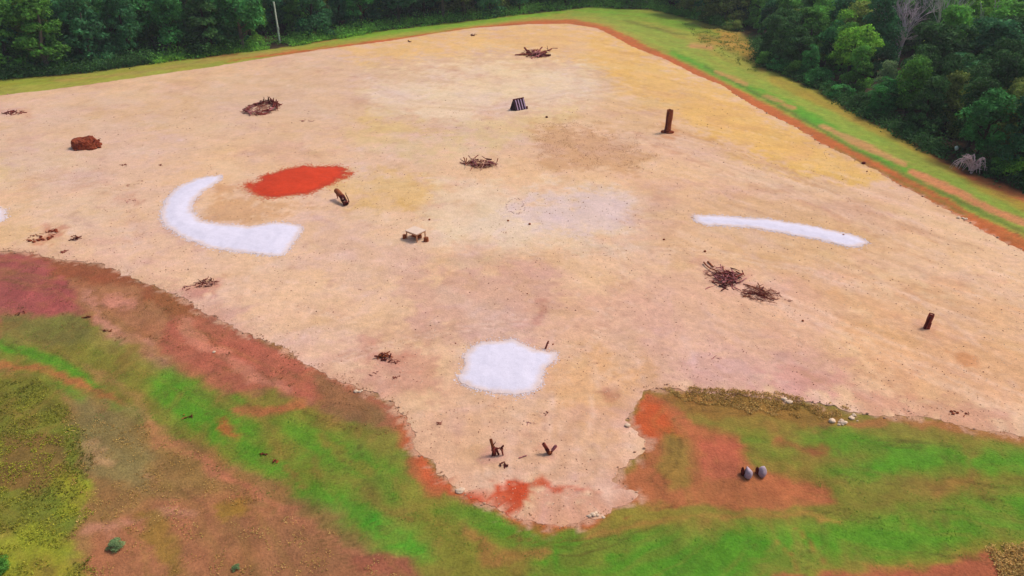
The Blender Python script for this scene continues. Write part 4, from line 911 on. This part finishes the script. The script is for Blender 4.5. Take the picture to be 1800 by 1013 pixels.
# ------------------------------------------------------------------ dead wood: arching shrub and bare tree
def arch_shrub():
    p = at(1707, 305); t = thing('dead_shrub', p, 'silvery dead shrub of arching bare stems at the foot of the right woods', 'shrub')
    for i in range(30):
        a = random.uniform(0, 2*PI); sp = random.uniform(.8, 2.3); hh = random.uniform(1.1, 2.4)
        dx, dy = math.cos(a)*sp-.35, math.sin(a)*sp*.8
        P = [Vector((dx*f*(1.05 if f < 1 else 1), dy*f, hh*math.sin(PI*min(1, f*.88)+.02))) for f in (0, .15, .32, .5, .68, .85, 1)]
        P = [q+Vector((random.uniform(-.07, .07), random.uniform(-.07, .07), random.uniform(-.05, .05))) for q in P]
        m = MB(); m.tube(P, [.07, .06, .055, .048, .04, .03, .018], 5)
        for k in (3, 4, 5):
            q = P[k]+Vector((random.uniform(-.5, .5), random.uniform(-.4, .4), random.uniform(-.5, .3))); m.tube(bent(P[k], q, 2, .08), [.03, .022, .012], 4)
        m.build('stem', M_dead, t)
arch_shrub()
def bare_tree(loc, label, hgt, mat, spread=.55, depth=5, lean=(0, 0), group=None, seed=1, thin=1):
    rnd = random.Random(seed); t = thing('bare_tree', loc, label, 'tree', group); tr = MB(); br = MB()
    def grow(p, d, L, r, k, mb):
        q = p+d*L*.5+Vector((rnd.uniform(-1, 1), rnd.uniform(-1, 1), rnd.uniform(-.5, .5)))*L*.06; e = p+d*L
        mb.tube([p, q, e], [r, r*.85, r*.68], 5 if k < 2 else 3, cap=False)
        if k >= depth: return
        for _ in range(rnd.choice((2, 3, 3)) if k else 4):
            nd = (d+Vector((rnd.uniform(-1, 1), rnd.uniform(-1, 1), rnd.uniform(-.3, .6)))*spread).normalized()
            grow(e if rnd.random() < .7 else q, nd, L*rnd.uniform(.6, .85), r*.62, k+1, br)
    grow(Vector((0, 0, -.2)), Vector((lean[0], lean[1], 1)).normalized(), hgt*.34, hgt*.014*thin, 0, tr)
    tr.build('trunk', mat, t); br.build('branches', mat, t); return t

# ------------------------------------------------------------------ trees
def leafquads(cent, nrm, size, rnd, tint=.35):
    n = len(cent); a = rnd.normal(size=(n, 3)); N = nrm+a*.55; N /= np.linalg.norm(N, axis=1)[:, None]+1e-9
    u = np.cross(N, rnd.normal(size=(n, 3))); u /= np.linalg.norm(u, axis=1)[:, None]+1e-9; v = np.cross(N, u)
    s = (size*rnd.uniform(.6, 1.25, n))[:, None]; as_ = rnd.uniform(.5, .85, n)[:, None]
    V = np.stack([cent-u*s, cent-v*s*as_+N*s*.15, cent+u*s, cent+v*s*as_+N*s*.15], 1).reshape(-1, 3)
    F = np.arange(4*n).reshape(n, 4); t = 1+tint*rnd.uniform(-1, 1, n); c = np.stack([t*(1+.12*rnd.uniform(-1, 1, n)), t, t*(1+.15*rnd.uniform(-1, 1, n))], 1)
    return V, F, np.repeat(c, 4, 0)
def crown_mesh(name, shape, seed, leaves=5200, leaf=.22, clumps=26):
    """unit-ish crown: height 1 = tree height 10 m; shape 'round','tall','skirt','bush','wide' """
    r = np.random.RandomState(seed); cs = []; leaves = int(leaves*1.35); clumps = int(clumps*1.9); leaf = leaf*.92
    for i in range(clumps):
        f = r.uniform(0, 1)
        if shape == 'round': z = 3.2+6.2*f; rad = 2.9*math.sqrt(max(.08, 1-((f-.45)/.62)**2))
        elif shape == 'tall': z = 2+7.8*f; rad = 2.0*math.sqrt(max(.08, 1-((f-.4)/.66)**2))
        elif shape == 'skirt': f = f**1.15; z = .4+9*f; rad = 3.0*(1-f**2.2*.75)
        elif shape == 'wide': z = 4.2+4.6*f; rad = 4.0*math.sqrt(max(.08, 1-((f-.35)/.7)**2))
        else: z = .4+2.2*f; rad = 2.0*(1-f*f*.7)
        a = r.uniform(0, 2*PI); q = rad*r.uniform(.45, 1)
        cs.append((q*math.cos(a), q*math.sin(a), z, r.uniform(.45, 1.2)*(1 if shape != 'bush' else .7)))
    cen = []; nor = []; tin = []
    w_ = np.array([c[3]**2 for c in cs]); w_ = w_/w_.sum()
    for (x, y, z, s), ww in zip(cs, w_):
        n = int(leaves*ww); d = r.normal(size=(n, 3)); d /= np.linalg.norm(d, axis=1)[:, None]; d[:, 2] = np.where(d[:, 2] < -.5, -d[:, 2], d[:, 2])
        rr = s*(r.uniform(.6, 1.05, n)+np.abs(r.normal(size=n))*.16)[:, None]; c = np.array([x, y, z])+d*rr*np.array([1, 1, .72])
        cen.append(c); nor.append(d); tin.append(np.full(n, r.uniform(.7, 1.25)))
    cen = np.vstack(cen); nor = np.vstack(nor); tin = np.repeat(np.concatenate(tin), 4)
    V, F, c = leafquads(cen, nor, leaf, r)
    return npmesh(name, V, F, c*tin[:, None])
def trunk_mesh(name, seed, top=7.5, r0=.24, limbs=6):
    rnd = random.Random(seed); m = MB(); P = [Vector((rnd.uniform(-.15, .15)*i, rnd.uniform(-.15, .15)*i, -.4+(top+.4)*i/4)) for i in range(5)]
    m.tube(P, [r0*1.25, r0, r0*.8, r0*.6, r0*.3], 7)
    for i in range(limbs):
        k = rnd.choice((1, 2, 2, 3)); a = rnd.uniform(0, 6.28); L = rnd.uniform(1.4, 2.6); p = P[k]+Vector((0, 0, rnd.uniform(-.5, 1)))
        m.tube(bent(p, p+Vector((math.cos(a)*L, math.sin(a)*L, L*rnd.uniform(.4, 1)))), [r0*.45, r0*.4, r0*.3, r0*.22, r0*.1], 5)
    return pymesh(name, m.V, m.F)
CROWNS = {s: [crown_mesh('crown', s, 100+i*7+len(s), lv, lf, cl) for i in range(n)] for s, n, lv, lf, cl in
          [('round', 3, 5600, .21, 30), ('tall', 3, 4600, .2, 24), ('skirt', 3, 6400, .21, 34), ('wide', 2, 6000, .21, 30), ('bush', 3, 2600, .13, 16)]}
TRUNKS = [trunk_mesh('trunk', 5+i) for i in range(3)]
STEM = trunk_mesh('trunk', 31, 1.6, .1, 5)
LM = {}
for k, c in {'dark': (50, 80, 40), 'blue': (50, 92, 54), 'mid': (74, 116, 44), 'bright': (104, 146, 48), 'olive': (92, 104, 46), 'yellow': (140, 162, 56), 'teal': (56, 108, 52), 'sage': (110, 132, 86)}.items():
    LM[k] = leaf_mat('foliage_'+k, tuple(v*3.0 for v in C(*c)), tuple(v*1.5 for v in C(*c)))
M_trunk = flat_mat('grey_brown_trunk', C(120, 108, 92), [(2, .7, 1.3)], None)
M_trunkd = flat_mat('dark_trunk', C(70, 58, 46), [(2, .7, 1.3)], None)
M_trunkp = flat_mat('pale_trunk', C(200, 196, 178), [(2, .8, 1.2)], None)
NT = [0]
def tree(loc, shape, hue, hgt, wid=1.0, label=None, group=None, name=None, cat='tree', pale=False):
    i = NT[0]; NT[0] += 1; bush = shape == 'bush'
    t = thing(name or ('shrub' if bush else 'broadleaf_tree'), loc, label, cat, group, rz=random.uniform(0, 6.28))
    s = hgt/(3.0 if bush else 10.0)
    t.scale = (s*wid, s*wid, s)
    cm = CROWNS[shape][i % len(CROWNS[shape])]
    if not cm.materials: cm.materials.append(LM['mid'])
    o = bpy.data.objects.new('crown', cm); COL.objects.link(o); o.parent = t; o.material_slots[0].link = 'OBJECT'; o.material_slots[0].material = LM[hue]
    tm = STEM if bush else TRUNKS[i % 3]
    if not tm.materials: tm.materials.append(M_trunkd)
    o = bpy.data.objects.new('trunk', tm); COL.objects.link(o); o.parent = t; o.material_slots[0].link = 'OBJECT'; o.material_slots[0].material = M_trunk if pale else M_trunkd
    return t
def trx(px, py): x, y = at0(px, py, -.9); return Vector((x, y, ground_z(x, y)-.05))

FRONT = [ # px, py (foot), shape, hue, height, width, label
 (-40,133,'skirt','dark',13,1.1,'dark green tree cut by the left photo edge at the end of the left woods'),
 (22,126,'skirt','mid',14,1.1,'mid-green tree at the left photo edge, first whole one of the left woods'),
 (75,118,'skirt','olive',13,1.0,'dark olive tree second from the left end of the left woods'),
 (118,112,'skirt','blue',12,1.0,'deep blue-green tree left of the tall teal tree in the left woods'),
 (158,108,'tall','dark',13,1.1,'very dark slim tree squeezed left of the teal tree'),
 (205,101,'skirt','teal',13,1.0,'fuller teal-green tree left of the two white posts'),
 (243,92,'tall','teal',14,1.2,'slimmer teal-green tree behind the two white posts'),
 (290,84,'tall','mid',14,1.1,'mid-green slim tree behind and right of the two white posts'),
 (340,72,'skirt','olive',13,1.1,'brownish olive tree above the bright vine mound in the left woods'),
 (392,66,'wide','olive',14,.9,'spreading olive tree between the vine mound and the pale pole'),
 (428,70,'skirt','mid',11,.9,'mid-green tree just left of the pale pole'),
 (462,58,'skirt','mid',12,.9,'green tree directly behind the pale pole'),
 (530,60,'skirt','mid',11,1.0,'yellowish green tree just right of the pale pole'),
 (560,54,'wide','olive',10,.8,'rounded olive tree right of the pale pole where the red verge starts'),
 (598,50,'skirt','blue',12,1.0,'blue-green tree left of the middle of the far woods'),
 (640,42,'skirt','blue',13,1.0,'dark blue-green round tree in the far woods above the bright verge'),
 (680,37,'skirt','dark',13,1.0,'dark tree third right of the rounded olive tree'),
 (725,31,'skirt','blue',13,1.0,'dark blue tree above the small scrap on the far track'),
 (770,26,'skirt','dark',13,1.0,'dark tree above and left of the far stick scrap'),
 (815,20,'skirt','olive',13,1.0,'olive-dark tree above the far stick scrap'),
 (860,15,'skirt','dark',14,1.0,'dark tree upper left of the star-shaped brush pile'),
 (905,10,'skirt','mid',14,1.0,'mid-green tree straight above the star-shaped brush pile'),
 (955,4,'skirt','dark',14,1.0,'dark tree top centre where the verge turns the corner'),
 (1010,-1,'skirt','blue',14,1.0,'blue-green tree top centre just right of the verge corner'),
 (1070,-1,'skirt','mid',13,1.0,'green tree above the bright grass at the far corner'),
 (1130,2,'skirt','dark',13,1.0,'dark tree above the upper end of the golden mound'),
 (1180,9,'skirt','blue',13,1.0,'blue-green tree left behind the golden mound'),
 (1228,18,'skirt','mid',11,1.0,'mid-green tree right behind the golden mound'),
 (1275,34,'skirt','olive',9,1.0,'low olive tree on top of the golden mound edge'),
 (1352,108,'skirt','dark',8,.9,'dark low tree where the golden mound meets the right woods'),
 (1375,70,'skirt','mid',11,.9,'green tree at the left front corner of the right woods'),
 (1425,92,'skirt','mid',12,1.1,'broad green tree second in the front of the right woods'),
 (1470,112,'skirt','bright',10,1.0,'bright green tree in the front of the right woods left of the bare grey tree'),
 (1418,138,'skirt','teal',6,1.0,'low teal-green tree at the front verge of the right woods'),
 (1500,160,'skirt','mid',7.5,1.0,'teal-green tree below the bare grey tree'),
 (1550,178,'skirt','sage',6.5,1.0,'dusty sage-green tree below the bare grey tree on the right'),
 (1545,205,'skirt','teal',6,1.1,'low dark teal tree on the verge in the middle of the right woods'),
 (1605,190,'skirt','dark',9.5,1.0,'dark tree in the middle front of the right woods'),
 (1620,236,'skirt','dark',8,1.0,'dark tree on the verge up-left of the white ball marker'),
 (1655,215,'wide','dark',10.5,.8,'dark spreading tree straight above the white ball marker'),
 (1700,262,'tall','dark',9,1.2,'dark tree right behind the silvery dead shrub'),
 (1728,232,'wide','dark',11.5,.8,'tall dark spreading tree near the right photo edge'),
 (1775,285,'tall','olive',9.5,1.2,'olive vine-hung tree at the right photo edge beyond the dead shrub'),
 (1790,215,'skirt','dark',12,1.1,'dark tree at the right photo edge above the vine-hung one'),
 (1840,320,'skirt','dark',11,1.1,'dark tree cut by the right photo edge at the lowest corner of the woods'),
 (1640,135,'wide','yellow',8,.9,'bright yellow-green tree right of the bare grey tree'),
 (1700,130,'wide','bright',8,.9,'lime-green tree second right of the bare grey tree'),
 (1500,100,'round','bright',11,.8,'rounded light green tree left of the bare grey tree'),
 (1600,160,'round','sage',6,1.0,'pale sage tree under the right side of the bare grey tree'),
 (1790,60,'tall','bright',14,1.2,'bright green tree in the top right corner'),
]
for px, py, sh, hue, hg, wd, lb in FRONT:
    tree(trx(px, py), sh, hue, hg, wd, lb)
FP = [trx(f[0], f[1]) for f in FRONT]
bare_tree(trx(1572, 132), 'bare grey-lilac tree with fine twigs rising in the right woods', 13.5, flat_mat('lilac_grey_twigs', C(214, 192, 196), [(2, .85, 1.15)], None), .66, 7, seed=4, thin=1.3)
for i, (px, py, lb) in enumerate([(1632, 122, 'pale leafless trunk high in the right woods, left one of three'), (1650, 112, 'forked pale leafless trunk high in the right woods, middle of three'), (1714, 120, 'thin pale leafless tree high in the right woods, right one of three')]):
    bare_tree(trx(px, py), lb, 16, M_trunkp, .33, 4, seed=20+i, thin=.9)
# the woods behind: individuals on a jittered lattice behind the verge line
def seg_dist(x, y):
    b = 1e9
    for (ax, ay), (bx, by) in zip(EW[:-1], EW[1:]):
        ex, ey = bx-ax, by-ay; t_ = max(0, min(1, ((x-ax)*ex+(y-ay)*ey)/(ex*ex+ey*ey))); b = min(b, math.hypot(x-ax-ex*t_, y-ay-ey*t_))
    return b
rnd = random.Random(3); nb = 0
WORD = {'dark': 'dark green', 'blue': 'blue-green', 'mid': 'mid-green', 'olive': 'olive', 'teal': 'deep green', 'bright': 'bright green'}
yy = 60
while yy < 250:
    xx = -190
    while xx < 190:
        x = xx+rnd.uniform(-2, 2); y = yy+rnd.uniform(-2, 2); xx += 6.4
        px, py, zc = proj(x, y, 0)
        if not (-260 < px < 2080): continue
        if py > np.interp(px, EX, EY)-2: continue
        dd = seg_dist(x, y); right = px > 1330
        if dd < 3.0 or dd > (66 if right and px > 1500 else 50 if right else 27): continue
        ptop = proj(x, y, 13)[1]
        if proj(x, y, 16)[1] > 1200 or py < (-75 if right else -60): continue
        if 1540 < px < 1610 and 92 < py < 175 or 1612 < px < 1735 and 92 < py < 152 or 445 < px < 535 and py > 54: continue
        if any((x-q.x)**2+(y-q.y)**2 < 10 for q in FP): continue
        open_left = right and px < 1480
        hue = rnd.choices(['dark', 'blue', 'mid', 'olive', 'teal', 'bright'], [6, 5, 3, 3, 2, 1 if right else .25])[0]
        if right: lb = WORD[hue]+' tree among the crowd filling the right woods behind its front row'; gp = WORD[hue]+' trees filling the right woods'; hg = rnd.uniform(11, 14) if dd > 14 else rnd.uniform(8, 10.5)
        else: lb = WORD[hue]+' tree among the crowd filling the far left woods behind its front row'; gp = WORD[hue]+' trees filling the far left woods'; hg = rnd.uniform(12, 16)
        tree(Vector((x, y, ground_z(x, y)-.1 if y < 320 else -1)), rnd.choice(['skirt', 'skirt', 'tall', 'round']), hue, hg, rnd.uniform(.95, 1.25), lb, gp, pale=rnd.random() < .3); nb += 1
    yy += 6.0
print('back trees', nb, 'all', NT[0])
# shrubs along the verge
for px, py, hue, hg, wd, lb in [(330,88,'bright',3.2,1.6,'bright green vine mound in the left woods right of the white posts'),(372,84,'bright',3.6,1.5,'taller bright green vine mound left of the pale pole'),
   (415,82,'mid',2.8,1.4,'dense green shrub left of the pale pole'),(450,80,'bright',2.2,1.4,'yellow-green shrub at the foot of the pale pole, on its left'),(520,73,'mid',2.2,1.4,'green shrub at the foot of the woods just right of the pale pole'),
   (545,69,'olive',2.4,1.2,'olive shrub beside the start of the red verge'),(105,124,'mid',2.2,1.2,'low green shrub in front of the dark woods at left'),(190,112,'mid',1.6,1.3,'low shrub left of the white posts'),
   (130,121,'yellow',1.2,1.2,'small yellow-green shrub on the verge at left'),(30,131,'dark',2.2,1.3,'dark shrub at the far left foot of the woods'),
   (1345,116,'mid',2.6,1.2,'green shrub at the right foot of the golden mound'),(1372,124,'teal',3,1.2,'teal shrub at the left tip of the right woods'),(1400,134,'mid',2.8,1.2,'green shrub on the verge second from the tip of the right woods'),
   (1440,152,'teal',3,1.3,'teal shrub on the verge third from the tip of the right woods'),(1478,172,'teal',2.6,1.3,'teal shrub on the verge fourth from the tip of the right woods'),(1520,192,'dark',2.6,1.3,'dark shrub on the verge below the sage-green tree'),
   (1742,296,'dark',3.0,1.2,'dark vine shrub just right of the silvery dead shrub'),(1585,172,'mid',3.0,1.3,'green thicket at the foot of the bare grey-lilac tree'),(1765,308,'mid',2.6,1.1,'green vine clump at the right foot of the woods near the photo edge'),(1795,318,'bright',2.8,1.1,'bright vine clump at the right photo edge'),
   (1290,52,'olive',2.6,1.4,'olive shrub crowning the golden mound'),(1255,42,'mid',2.4,1.5,'green shrub on the upper left of the golden mound')]:
    tree(trx(px, py), 'bush', hue, hg, wd, lb, cat='shrub')
tree(at(205, 962), 'bush', 'sage', .45, 1.5, 'small blue-green shrub alone on the pink soil at lower left', cat='shrub')
tree(at(-4, 1002), 'bush', 'mid', .6, 1.4, 'small blue-green shrub in the bottom left corner', cat='shrub')
tree(at(415, 1000), 'bush', 'sage', .22, 1.5, 'tiny green weed clump on the brown soil at the bottom', cat='shrub')

# ------------------------------------------------------------------ undergrowth, scrub and tufts (uncountable)
def scatter_leaves(name, X, Y, hgt, size, mat, seed, layers=6, tint=.4):
    r = np.random.RandomState(seed); n = len(X); D_ = sd_poly(X, Y, PAD); Z = np.where(D_ < 0, pad_h(X, Y), out_h(X, Y, D_))
    u_, v_, _z = proj(X, Y, 0); kk = ~((np.abs(u_-491) < 20) & (v_ > 70) & (v_ < 92)) & ~((np.abs(u_-1676) < 14) & (v_ > 258) & (v_ < 285)); X, Y, Z, hgt = X[kk], Y[kk], Z[kk], hgt[kk]
    c = np.repeat(np.stack([X, Y, Z], 1), layers, 0); m = len(c); hh = np.repeat(hgt, layers)
    c[:, :2] += r.normal(size=(m, 2))*(hh*.45)[:, None]; c[:, 2] += r.uniform(.05, 1, m)*hh
    nn = np.tile([0, 0, 1.0], (m, 1))+r.normal(size=(m, 3))*.5
    V, F, co = leafquads(c, nn, size, r, tint)
    return tag(link(name, npmesh(name, V, F, co), mat), kind='stuff')
def along_edge(i0, i1, n, w0, w1, r):
    P = np.array(EW[i0:i1+1]); L = np.r_[0, np.cumsum(np.hypot(*np.diff(P, axis=0).T))]; s = r.uniform(0, L[-1], n)
    x = np.interp(s, L, P[:, 0]); y = np.interp(s, L, P[:, 1]); return x+r.uniform(-1.2, 1.2, n), y+r.uniform(w0, w1, n)
r = np.random.RandomState(5)
x, y = along_edge(1, 4, 2600, -.3, 8, r); scatter_leaves('undergrowth', x, y, r.uniform(.5, 2.6, len(x))*(.7+.6*vnoise(x/3, y/3, 4)), .19, LM['dark'], 21, 8)
x, y = along_edge(4, 16, 4600, -.5, 8, r); scatter_leaves('undergrowth', x, y, r.uniform(.5, 2.6, len(x))*(.7+.6*vnoise(x/3, y/3, 4)), .19, LM['mid'], 1, 8)
x, y = along_edge(4, 9, 900, -1, 3, r); scatter_leaves('undergrowth', x, y, r.uniform(.2, .9, len(x)), .16, LM['bright'], 3, 6)
x, y = along_edge(17, 28, 3800, 0, 7, r); x = x+r.uniform(0, 3, len(x)); scatter_leaves('undergrowth', x, y, r.uniform(.3, 1.7, len(x)), .17, LM['dark'], 2, 8)
# rough scrub lower left
M_scrub = leaf_mat('scrub_leaf', C(186, 184, 62), C(132, 126, 54)); M_dry = leaf_mat('dry_grass_blade', C(236, 196, 120), C(196, 156, 84)); M_turf = leaf_mat('turf_blade', C(112, 164, 50), C(84, 132, 40))
def in_px(poly, n, seed, clump=.5, cs=1.4):
    r = np.random.RandomState(seed); W = np.array([at0(*p, -.6) for p in poly]); x = r.uniform(W[:, 0].min(), W[:, 0].max(), n); y = r.uniform(W[:, 1].min(), W[:, 1].max(), n)
    k = (sd_poly(x, y, W)+fbm(x/1.5, y/1.5, seed)*.8 < 0) & (vnoise(x/cs, y/cs, seed+1) > clump); return x[k], y[k]
x, y = in_px([(-120,650),(60,665),(140,730),(160,850),(140,950),(175,1040),(-160,1090)], 15000, 7, .35, .9)
scatter_leaves('scrub', x, y, np.random.RandomState(1).uniform(.05, .22, len(x)), .045, M_scrub, 4, 5, .5)
x, y = in_px([(100,720),(300,760),(450,880),(700,1000),(700,1050),(160,1050)], 9000, 8, .6, .8)
scatter_leaves('scrub', x, y, np.random.RandomState(2).uniform(.03, .12, len(x)), .035, M_dry, 5, 4, .5)
x, y = in_px([(1150,692),(1300,701),(1420,718),(1490,734),(1440,750),(1330,738),(1200,718)], 8000, 9, .35, .5)
scatter_leaves('dry_grass', x, y, np.random.RandomState(3).uniform(.04, .16, len(x)), .04, M_dry, 6, 4, .5)
x, y = in_px([(935,225),(1010,220),(1100,240),(1160,285),(1120,312),(1020,300),(950,285)], 5000, 10, .5, .9)
scatter_leaves('dry_grass', x, y, np.random.RandomState(4).uniform(.02, .10, len(x)), .035, leaf_mat('dead_stubble', C(196, 144, 100), C(160, 110, 70)), 7, 3, .3)
x, y = in_px([(1750,975),(1900,955),(1900,1060),(1770,1050)], 3500, 12, .2, .5)
scatter_leaves('dry_grass', x, y, np.random.RandomState(5).uniform(.08, .3, len(x)), .05, M_dry, 8, 5, .5)
x, y = in_px([(0,570),(280,650),(560,740),(760,880),(1000,950),(1400,920),(1500,760),(1850,800),(1850,985),(1400,1000),(900,1030),(600,950),(300,790),(0,680)], 26000, 13, .58, .7)
scatter_leaves('grass_tufts', x, y, np.random.RandomState(6).uniform(.02, .07, len(x)), .028, M_turf, 9, 3, .4)
x, y = in_px([(60,452),(330,530),(700,720),(700,800),(480,700),(200,600),(0,560)], 7000, 15, .6, .9)
scatter_leaves('scrub', x, y, np.random.RandomState(7).uniform(.03, .13, len(x)), .04, leaf_mat('brown_scrub', C(180, 134, 80), C(146, 104, 66)), 10, 4, .4)
x, y = in_px([(1200,38),(1290,50),(1345,100),(1330,125),(1240,90)], 5000, 16, .5, 1.5)
scatter_leaves('dry_grass', x, y, np.random.RandomState(8).uniform(.1, .4, len(x)), .1, LM['olive'], 11, 3, .4)

kx = np.random.RandomState(44); ki = kx.randint(0, len(PB), 5200); fx = PB[ki, 0]+kx.normal(size=5200)*.28; fy = PB[ki, 1]+kx.normal(size=5200)*.34
kk = (fy < 62) & (fbm(fx/1.6, fy/1.6, 51) > -.05); scatter_leaves('dry_grass', fx[kk], fy[kk], kx.uniform(.02, .09, kk.sum()), .035, leaf_mat('rim_weeds', C(176, 122, 72), C(150, 108, 60)), 12, 3, .4)
# loose pebbles and crumbs on the sand
def pebbles(name, n, mat, smin, smax, seed, near, poly=None, clump=.5):
    r = np.random.RandomState(seed); y = np.exp(r.uniform(math.log(27), math.log(near), n)); x = r.uniform(-1, 1, n)*(y*.75+5)
    k = (sd_poly(x, y, PAD) < -.1) & (vnoise(x/3, y/3, seed) > clump); x, y = x[k], y[k]; m = len(x); z = pad_h(x, y)
    s = r.uniform(smin, smax, m)**1*(y/40)**.5; base = np.array([[1, 0, 0], [0, 1, 0], [-1, 0, 0], [0, -1, 0], [0, 0, .8]])
    V = base[None]*s[:, None, None]*r.uniform(.6, 1.3, (m, 5, 3)); a = r.uniform(0, 6.28, m); ca, sa = np.cos(a)[:, None], np.sin(a)[:, None]
    X = V[:, :, 0]*ca-V[:, :, 1]*sa+x[:, None]; Y = V[:, :, 0]*sa+V[:, :, 1]*ca+y[:, None]; Z = V[:, :, 2]+z[:, None]
    V = np.stack([X, Y, Z], 2).reshape(-1, 3); F = (np.array([[0, 1, 4], [1, 2, 4], [2, 3, 4], [3, 0, 4]])[None]+np.arange(m)[:, None, None]*5).reshape(-1, 3)
    tag(link(name, npmesh(name, V, F), mat), kind='stuff')
pebbles('gravel', 9000, flat_mat('brown_crumbs', C(168, 116, 92), [(4, .8, 1.2)], None), .02, .06, 1, 110, clump=.45)
pebbles('gravel', 8000, flat_mat('pale_pebbles', C(238, 204, 172), [(4, .85, 1.1)], None), .02, .06, 2, 90, clump=.4)
pebbles('gravel', 900, M_twig, .03, .07, 3, 120, clump=.55)
def spill(idx, name, mat, n, w, seed):
    r = np.random.RandomState(seed); B = np.vstack([EDGES[i][0] for i in idx]); k = r.randint(0, len(B), n); d = np.abs(r.normal(size=n))*w; a = r.uniform(0, 6.28, n)
    x = B[k, 0]+np.cos(a)*d; y = B[k, 1]+np.sin(a)*d*1.3; z = pad_h(x, y)+.01; s = r.uniform(.02, .07, n)*(1+(y > 60)*.5)
    base = np.array([[1, 0, 0], [0, 1, 0], [-1, 0, 0], [0, -1, 0], [0, 0, .35]]); V = base[None]*s[:, None, None]*r.uniform(.6, 1.4, (n, 5, 3))
    V = V+np.stack([x, y, z], 1)[:, None]; F = (np.array([[0, 1, 4], [1, 2, 4], [2, 3, 4], [3, 0, 4]])[None]+np.arange(n)[:, None, None]*5).reshape(-1, 3)
    tag(link(name, npmesh(name, V.reshape(-1, 3), F), mat), kind='stuff')
spill([0, 1, 2, 3], 'spilled_white_sand', flat_mat('white_grains', C(236, 220, 222), [(4, .9, 1.05)], None), 9000, .22, 1)
spill([4], 'spilled_clay', flat_mat('clay_grains', C(214, 96, 58), [(4, .9, 1.1)], None), 5000, .45, 2)
# broken lumps along the rim
rp = PB[::4]; rr = np.random.RandomState(9); rp = rp[rr.rand(len(rp)) < .35]
mb = MB()
for i, (x, y) in enumerate(rp):
    if not (20 < y < 120): continue
    s = rr.uniform(.03, .09)*(1 if y < 60 else 1.5); x += rr.uniform(-.3, .3); y += rr.uniform(-.3, .3); mb.lump((x, y, max(ground_z(x, y), -.05)+s*.3), (s*1.4, s, s*.8), i, sub=1)
tag(mb.build('rim_rubble', flat_mat('rim_crumbs', C(206, 160, 128), [(2, .7, 1.2)], None)), kind='stuff')

# ------------------------------------------------------------------ thin air between the camera and the woods
hb = MB(); hb.box((0, 760, 15.6), (3600, 1780, 35.6)); hz = hb.build('haze', None); tag(hz, kind='stuff')
mh = bpy.data.materials.new('thin_haze'); mh.use_nodes = True; th = mh.node_tree; th.nodes.remove(th.nodes['Principled BSDF'])
pv = th.nodes.new('ShaderNodeVolumePrincipled'); pv.inputs['Color'].default_value = (.92, .95, 1, 1); pv.inputs['Density'].default_value = .0002; pv.inputs['Anisotropy'].default_value = .2
th.links.new(pv.outputs[0], th.nodes['Material Output'].inputs['Volume']); hz.data.materials.append(mh)
